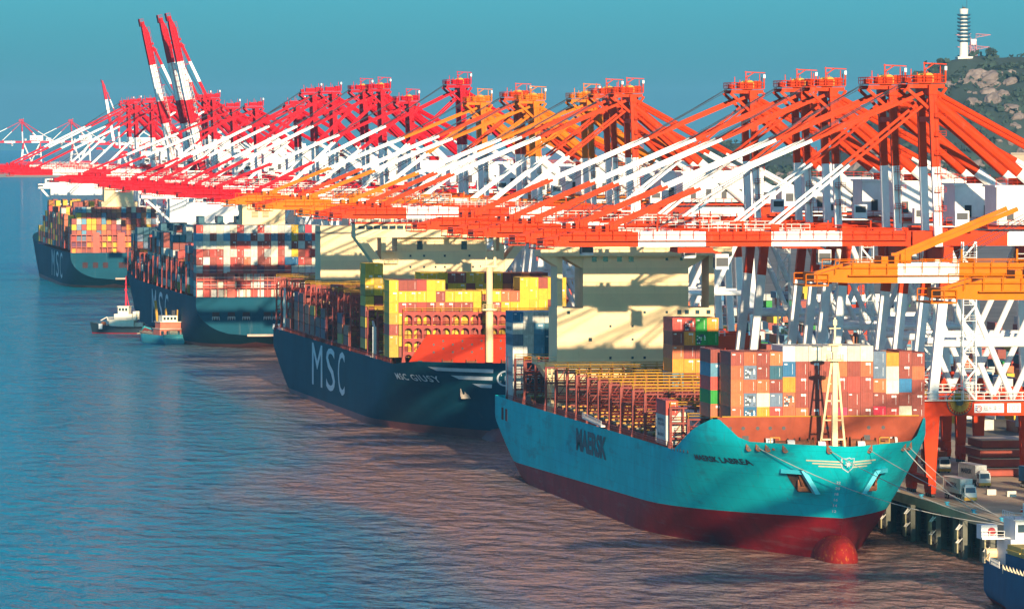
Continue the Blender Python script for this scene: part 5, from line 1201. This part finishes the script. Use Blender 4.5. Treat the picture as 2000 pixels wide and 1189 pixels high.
# ------------------------------------------------------------------ small craft
def boat_hull(parent, L, B, sheer, mats, rail=None, stern_w=.8, boot=.5, bowp=1.8):
    """y from stern (0) to bow (L)"""
    def hw(y, z):
        t = y / L; b = 1 - max(0, (t - .62) / .38) ** bowp if t > .62 else 1; a = lerp(stern_w, 1, min(1, t / .25)); zz = min(1, max(0, (z + 1) / 3.0))
        return max(0, B / 2 * a * b * lerp(.55 if t < .2 else .8, 1, zz ** .6))
    def f(m):
        N = 26
        for sg in (-1, 1):
            rows = []
            for k in range(N + 1):
                y = L * k / N; zt = sheer(y / L); r = []
                for q in range(9):
                    z = lerp(-1, boot, q / 2) if q <= 2 else lerp(boot, zt, (q - 2) / 6)
                    yy = y + (z / zt) * 1.2 * max(0, (k / N - .8) / .2); r.append((sg * hw(y, z), yy, z))
                rows.append(r)
            m.grid(rows, mfn=lambda i, j: 1 if j < 2 else 0, flip=sg > 0)
            if sg < 0: A = rows[0]
            else: B_ = rows[0]
        m.grid([A, B_], mfn=lambda i, j: 1 if j < 2 else 0)
    h = part('hull', None, f, mats, parent, smooth=True)
    def d(m):
        rows = [[], []]
        for k in range(27):
            y = L * k / 26; z = sheer(y / L) - .7; w = max(0, hw(y, z) - .1); rows[0].append((-w, y, z)); rows[1].append((w, y, z))
        m.grid(rows, flip=True)
    part('deck', None, d, [DECKR if rail is None else rail], parent); return hw
# black and white tug: bow to the left, seen broadside
TUGW = pmat('tug_cream_white', (0.80, 0.74, 0.60), .5, .1, .5); TUGH = pmat('tug_black_blue', (0.012, 0.03, 0.045), .5, .2, .4)
tg = tag(link('tugboat', None, None, (197.0, 2404, 0), (0, 0, R(72))), 'black-hulled tugboat with cream white house and red mast beside the second ship', 'tugboat')
tg.scale = (.76, .76, .84); tl = 33.0; sh = lambda t: 3.4 + 2.0 * max(0, (t - .45) / .55) ** 2 + .3 * max(0, (.2 - t) / .2)
boat_hull(tg, tl, 11, sh, [TUGH, BOOT])
part('bulwark_fender', None, lambda m: [m.tube((sg * 5.5, 4 + 3 * k, 2.9), (sg * 5.5, 7 + 3 * k, 2.9), .35, 6) for sg in (-1, 1) for k in range(5)], [RUBBER], tg)
part('deckhouse', None, lambda m: (m.box(-4.2, 4.2, 10, 23, 2.6, 6.4), m.box(-3.6, 3.6, 11, 20.5, 6.4, 9.2), m.box(-4.6, 4.6, 9, 24, 6.3, 6.5), m.box(-2, 2, 5.6, 10, 2.6, 5.2)), [TUGW], tg)
part('wheelhouse', None, lambda m: (m.box(-3, 3, 13, 18.6, 9.2, 12.6, 0), m.box(-3.4, 3.4, 12.6, 19, 12.6, 12.9, 0), [m.box(sg * 3.0 - .06, sg * 3.0 + .06, 13.6 + 1.7 * k, 14.8 + 1.7 * k, 10.6, 12, 1) for sg in (-1, 1) for k in range(3)], [m.box(-2.6 + 1.8 * k, -1.2 + 1.8 * k, 18.55, 18.7, 10.6, 12, 1) for k in range(3)]), [TUGW, GLASS], tg)
part('mast', None, lambda m: (m.beam((0, 15, 12.9), (0, 15, 27), .9, .9, 0, .4, .4), m.beam((-1.8, 15, 23), (1.8, 15, 23), .3, .4), m.beam((-1.2, 15, 25.4), (1.2, 15, 25.4), .3, .4), m.beam((0, 13.4, 13), (0, 15, 20), .35, .35), m.box(-.7, .7, 14.4, 15.6, 20, 20.8)), [pmat('mast_red', (.6, .01, .04), .5)], tg)
part('funnel', None, lambda m: [m.box(sg * 2.8 - .7, sg * 2.8 + .7, 8.6, 10.6, 6.4, 10.4) for sg in (-1, 1)], [TUGW], tg)
part('tow_winch', None, lambda m: (m.tube((-1.6, 27, 4.6), (1.6, 27, 4.6), 1, 10), m.box(-2, 2, 26, 28, 3, 4)), [RUST], tg)
part('deck_crane', None, lambda m: (m.beam((3.6, 24.6, 3.4), (3.6, 26, 7.6), .4, .4), m.beam((3.6, 26, 7.6), (2, 29, 6), .3, .3)), [TUGW], tg)
part('bow_badge', None, lambda m: m.box(-4.05, -3.6, 26.6, 28.6, 2.2, 4.6), [LETW], tg)
rails(tg, 'railing', [(-4.6, 9, 6.5), (-4.6, 24, 6.5), (4.6, 24, 6.5), (4.6, 9, 6.5)], RAILW, 1.1, 1.4, .06)
# turquoise workboat, stern toward us
WT = pmat('workboat_turquoise', (.06, .40, .46), .5, .2, .4, .4, (.35, .40, .15)); WO = pmat('workboat_orange', (.62, .15, .08), .5, .2, .5)
wb = tag(link('supply_boat', None, None, (195.0, 2288, 0), (0, 0, R(11))), 'small turquoise supply boat with orange house, stern toward us by the second ship', 'boat')
wb.scale = (.9, .9, .9); boat_hull(wb, 46, 11.6, lambda t: 3.6 + 2.6 * max(0, (t - .6) / .4) ** 2, [WT, pmat('workboat_boot', (.10, .35, .40), .6)], stern_w=.86)
part('deckhouse', None, lambda m: (m.box(-4.9, 4.9, 5, 15, 2.9, 6.2, 0), m.box(-4.4, 4.4, 6, 14, 6.2, 9.0, 0), m.box(-5.2, 5.2, 4, 15.4, 6.1, 6.3, 1), m.box(-3.2, 3.2, 7, 13, 9, 11.6, 1), m.box(-4.8, 4.8, 5, 14.6, 8.9, 9.1, 1), [m.box(-2.8 + 1.5 * k, -1.8 + 1.5 * k, 6.9, 7.0, 9.8, 11, 2) for k in range(4)], [m.box(-4.4 + 2.3 * k, -3.2 + 2.3 * k, 4.9, 5.02, 3.6, 5.4, 2) for k in range(4)]), [WO, TUGW, GLASS], wb)
part('mast', None, lambda m: (m.beam((-2.6, 16, 6), (-3.2, 18, 17.5), .9, .9), m.beam((1.4, 16, 6), (1.0, 17, 14.5), .6, .6), m.beam((.2, 17, 11), (2.4, 17, 11), .3, .3), m.beam((3.6, 9, 9), (3.8, 9, 14), .5, .5)), [YELL], wb)
part('funnel', None, lambda m: m.box(1.2, 2.6, 8, 10, 11.6, 13.8), [DARK], wb)
part('towing_drum', None, lambda m: (m.tube((-1.7, 2.4, 4.3), (1.7, 2.4, 4.3), 1.4, 12), m.box(-2.3, 2.3, 1.6, 3.2, 2.8, 3.3)), [pmat('drum_tan', (.4, .33, .22), .7)], wb)
part('stern_rail', None, lambda m: (m.rail((-4.7, .4, 3.5), (4.7, .4, 3.5), 1.0, 1.0, .08), m.tube((-4.9, .1, 3.5), (4.9, .1, 3.5), .4, 8)), [pmat('rail_dark_turq', (.05, .30, .34), .5)], wb)
part('cargo_pipework', None, lambda m: ([m.tube((-3.6 + 1.8 * k, 18, 3.6), (-3.6 + 1.8 * k, 40, 4), .4, 6) for k in range(5)], [m.beam((-5, 20 + 5 * k, 3.2), (5, 20 + 5 * k, 4.2), .3, .3) for k in range(5)]), [pmat('pipe_tan', (.45, .36, .24), .7)], wb)
# small blue cargo vessel at the right edge
sv = tag(link('feeder_ship', None, None, (232.6, 1024, 0), (0, 0, math.pi)), 'small blue cargo ship with white house and yellow hatches, cut by the right edge', 'ship')
def sl(t): return 7.6 + .2 * t
boat_hull(sv, 120, 20, sl, [BLUEH, BOOT], rail=BLUEH, stern_w=.72, boot=1.2)
part('superstructure', None, lambda m: (m.box(-8.4, 5.6, 3, 14, 7, 11.6, 0), m.box(-8, 4.6, 4, 13, 11.6, 14.8, 0), m.box(-8.8, 9.4, 4.4, 9, 11.4, 11.7, 0), m.box(6.6, 9.4, 4.4, 8.0, 11.7, 13.8, 0), [m.box(-6.6 + 2.4 * k, -5.4 + 2.4 * k, 13.9, 14.08, 8.6, 10.0, 1) for k in range(5)], m.box(-7.6, 4.2, 12.95, 13.1, 12.8, 14.1, 1), m.box(-8.4, 5, 3.6, 13.4, 14.8, 15.0, 0)), [SHIPW, GLASS], sv)
part('mast', None, lambda m: (m.tube((-2, 8, 15), (-2, 8, 22), .22, 6), m.beam((-4, 8, 18.4), (0, 8, 18.4), .2, .2), m.tube((1.6, 8, 15), (1.6, 8, 17.4), .6, 8)), [RAILW], sv)
part('railing', None, lambda m: (m.rail((9.0, 14, 7.6), (9.8, 24, 7.6), 1.1, 1.2, .07), m.rail((6.4, 1, 7.6), (9.2, 14, 7.6), 1.2, 1.2, .07), m.rail((-8, 13.2, 15), (4.8, 13.2, 15), 1.1, 1.2, .06), m.rail((4.8, 13.2, 15), (4.8, 4, 15), 1.1, 1.2, .06), m.rail((9.4, 9, 11.7), (5.6, 9, 11.7), 1.1, 1.2, .06)), [RAILW], sv)
part('lifebuoy', None, lambda m: m.tube((7.6, 8.05, 12.7), (7.6, 8.12, 12.7), .7, 14), [pmat('buoy_red', (.45, .02, .02), .5)], sv)
for k in range(9):
    part('bulwark_stay', 'stay', lambda m: m.add([(0, 0, 0), (-.9, 0, 0), (0, 0, 1.6), (0, .25, 0), (-.9, .25, 0), (0, .25, 1.6)], [(0, 1, 2), (5, 4, 3), (0, 3, 4, 1), (1, 4, 5, 2), (2, 5, 3, 0)]), [pmat('stay_cream', (.62, .52, .34), .6)], sv, (9.75, 26 + k * 2.6, 6.9))
part('hatch_coaming', None, lambda m: m.box(-7.4, 7.2, 17, 110, 6.9, 9.6), [BLUEH], sv)
for k in range(8): part('hatch_cover', 'svh', lambda m: (m.box(-7.3, 7.1, 0, 10.6, 0, 1.6), m.box(-7.6, 7.4, .3, 10.3, .5, .8)), [pmat('hatch_yellow', (.55, .38, .06), .6, .2, .3)], sv, (0, 18 + k * 11, 9.6))
part('anchor_windlass', None, lambda m: (m.tube((5, 2.6, 8.6), (7.4, 2.6, 8.6), .9, 10), m.box(4.6, 7.8, 1.8, 3.4, 7, 8)), [CREAM], sv)

# ------------------------------------------------------------------ trucks on the quay
TYEL = pmat('truck_yellow', (.70, .36, .03), .5); TWH = pmat('truck_white', (.74, .72, .66), .45)
def truck(x, y, label, clabel, cc='wh', rot=0.0, text=None):
    t = tag(link('terminal_truck', None, None, (x, y, QZ), (0, 0, rot)), label, 'truck', 'trucks on the quay apron')
    def cab(m):
        m.add([(-1.2, 0, .55), (1.2, 0, .55), (1.2, 2.1, .55), (-1.2, 2.1, .55), (-1.2, 0, 1.7), (1.2, 0, 1.7), (-1.12, .28, 2.95), (1.12, .28, 2.95), (1.12, 2.1, 3.0), (-1.12, 2.1, 3.0)], [(0, 1, 5, 4), (4, 5, 7, 6), (6, 7, 8, 9), (1, 2, 8, 7, 5), (3, 0, 4, 6, 9), (2, 3, 9, 8), (3, 2, 1, 0)], 0)
        m.box(-.9, .9, .6, 1.9, 3.0, 3.3, 0)
    c = part('cab', 'tcab', cab, [TWH], t)
    part('windscreen', 'twin', lambda m: m.add([(-1.0, .005, 1.82), (1.0, .005, 1.82), (.95, .23, 2.8), (-.95, .23, 2.8)], [(0, 1, 2, 3)]), [GLASS], c)
    part('side_window', 'tswn', lambda m: [m.box(sg * 1.19 - .03, sg * 1.19 + .03, .5, 1.5, 1.8, 2.7) for sg in (-1, 1)], [GLASS], c)
    part('bumper', 'tbum', lambda m: m.box(-1.25, 1.25, -.16, .3, .35, .95), [TYEL], c)
    part('chassis', 'tcha', lambda m: (m.box(-.5, .5, 1.8, 15.6, .85, 1.2, 0), m.box(-1.2, 1.2, 2.6, 15.4, 1.2, 1.42, 0)), [DARK], t)
    for yy in (1.1, 3.8, 12.2, 13.5):
        for sg in (-1, 1): part('wheel', 'twhl', lambda m: (m.tube((-.16, 0, 0), (.16, 0, 0), .52, 14, 0), m.tube((-.18, 0, 0), (.18, 0, 0), .26, 10, 1)), [RUBBER, RAILW], t, (sg * 1.05, yy, .52))
    if cc:
        M_ = Matrix.Rotation(rot, 3, 'Z') @ Vector((0, 2.9, 1.43)); o = container(x + M_.x, y + M_.y, QZ + M_.z, cc, clabel, 'containers on trucks', 2.9, end='d', rot=rot)
        if text: flat_text('side_lettering', text, 1.0, MARKB, o, (-1.24, 10, 1.0), udir=(0, -1, 0), bold=.03, width=7.5)
    return t
truck(253.4, 1163, 'white terminal truck with yellow bumper nearest the quay edge', 'white container on the truck nearest the quay edge', text='MAERSK', rot=R(4))
truck(266.6, 1210, 'white terminal truck farther back beneath the crane signed 103', 'white container on the truck farther back beneath crane 103', text='MAERSK', rot=R(4))
truck(266.8, 1147, 'white terminal truck cut by the right edge of the picture', 'white lettered container at the right edge on a truck', text='MAERSK', rot=R(4))
truck(262.6, 1300, 'shaded terminal truck standing between the crane legs', 'cream container on the shaded truck between crane legs', 'cm', rot=R(4))
truck(259.0, 1262, 'terminal truck without a load in the shade of the cranes', '', None, rot=R(4))
truck(269.5, 1262, 'white truck parked behind the portal legs near the hatch covers', 'rust-brown container on the truck behind the portal legs', 'ob', rot=R(3))
truck(276.0, 1196, 'terminal truck with blue container at the far right under the portal', 'blue container on the truck at the far right', 'bl', rot=R(4))
truck(256.2, 1340, 'farthest terminal truck on the apron behind crane legs', 'grey container on the farthest truck on the apron', 'lg', rot=R(4))
for k, (x, y) in enumerate(((262.5, 1186), (265.2, 1180))): tag(part('concrete_block', 'cblk', lambda m: m.box(-.9, .9, -.7, .7, 0, 1.1), [pmat('block_white', (.6, .55, .45), .8)], None, (x, y, QZ)), 'pale concrete block on the apron, %s of two' % ('left', 'right')[k], 'block')
tag(part('traffic_cone', None, lambda m: (m.tube((0, 0, .05), (0, 0, .9), .28, 10, 0, .06), m.box(-.35, .35, -.35, .35, 0, .06, 0), m.tube((0, 0, .4), (0, 0, .6), .2, 10, 1, .15)), [ORANGE, RAILW], None, (256.5, 1132, QZ)), 'orange traffic cone on the open apron', 'cone')
# hatch covers laid on the quay behind the crane legs
for k in range(4): tag(part('stacked_hatch_cover', 'qhc', lambda m: (m.box(0, 13, 0, 14, 0, 1.5, 0), m.box(-.2, 13.2, -.2, 14.2, 1.5, 1.75, 1)), [DECKR, pmat('hatch_pale', (.55, .42, .30), .7)], None, (273.5 + .4 * (k % 2), 1246, QZ + .2 + k * 1.95)), 'oxide red hatch cover on the quay, %s of the pile from the ground' % ordw[k + 1], 'hatch cover', 'pile of hatch covers on the quay')

# ------------------------------------------------------------------ container yard behind the cranes
ym = Many(); ry = random.Random(77); yp = 'br br bl rd sl lb ob wh lg tb ye og gr br bl'.split()
for row in range(13):
    y0 = 1230 + row * 2
    for blk in range(40):
        y = 1150 + blk * 46
        if y > 3100: break
        x = 318 + row * 9.0 + (6 if row % 2 else 0)
        if row > 3 and (blk % 2): continue
        for q in range(3):
            n = ry.choice((2, 3, 4, 4, 5, 3))
            for k in range(n): ym.add(x + 2.6 * (q % 3), y + ry.choice((0, 13, 26)), QZ + k * 2.62, ry.choice(yp), 2.59)
ym.build('yard_containers', 'mixed coloured containers stacked in the yard behind the cranes')
# yard gantry cranes
def gantry(x, y, label):
    t = tag(link('yard_gantry', None, None, (x, y, QZ)), label, 'gantry crane', 'yard gantry cranes behind the quay cranes')
    for sx in (0, 24):
        for sy in (-4, 4): part('leg', 'gleg', lambda m: m.beam((0, 0, 1), (0, 0, 20), .9, .9), [WHITE], t, (sx, sy, 0))
        part('wheel_frame', 'gwf', lambda m: (m.beam((0, -5.5, 1.2), (0, 5.5, 1.2), .9, 1.0), [m.tube((-.4, q, .7), (.4, q, .7), .7, 10) for q in (-4.6, -2.8, 2.8, 4.6)]), [DARK], t, (sx, 0, 0))
    for sy in (-4, 4): part('girder', 'ggd', lambda m: m.beam((-1.5, 0, 21), (25.5, 0, 21), 1.1, 2.0), [WHITE], t, (0, sy, 0))
    part('trolley_house', 'gth', lambda m: (m.box(8, 13, -3.4, 3.4, 22, 25), m.box(9, 11, -2, 0, 16, 19)), [ORANGE], t)
for k, (x, y) in enumerate(((316, 1330), (342, 1480), (318, 1640), (350, 1820), (320, 2000), (352, 2230))): gantry(x, y, 'white yard gantry crane behind the quay cranes, %s from the right' % ordw[k + 1])
# ------------------------------------------------------------------ sea haze
hz_m = bpy.data.materials.new('sea_haze'); hz_m.use_nodes = True; n = hz_m.node_tree.nodes; l = hz_m.node_tree.links
for q in list(n):
    if q.type == 'BSDF_PRINCIPLED': n.remove(q)
pv = n.new('ShaderNodeVolumePrincipled'); pv.inputs['Color'].default_value = (0.26, 0.62, 1.0, 1); pv.inputs['Density'].default_value = 2.4e-5; pv.inputs['Anisotropy'].default_value = 0.0
l.new(pv.outputs[0], n['Material Output'].inputs['Volume'])
mb = MB(); mb.box(-9100, 12100, -400, 21100, -1.0 - 12.5, 215)
tag(link('haze', mb.mesh('haze', [hz_m])), 'thin blue sea haze over the harbour', 'haze', kind='stuff')
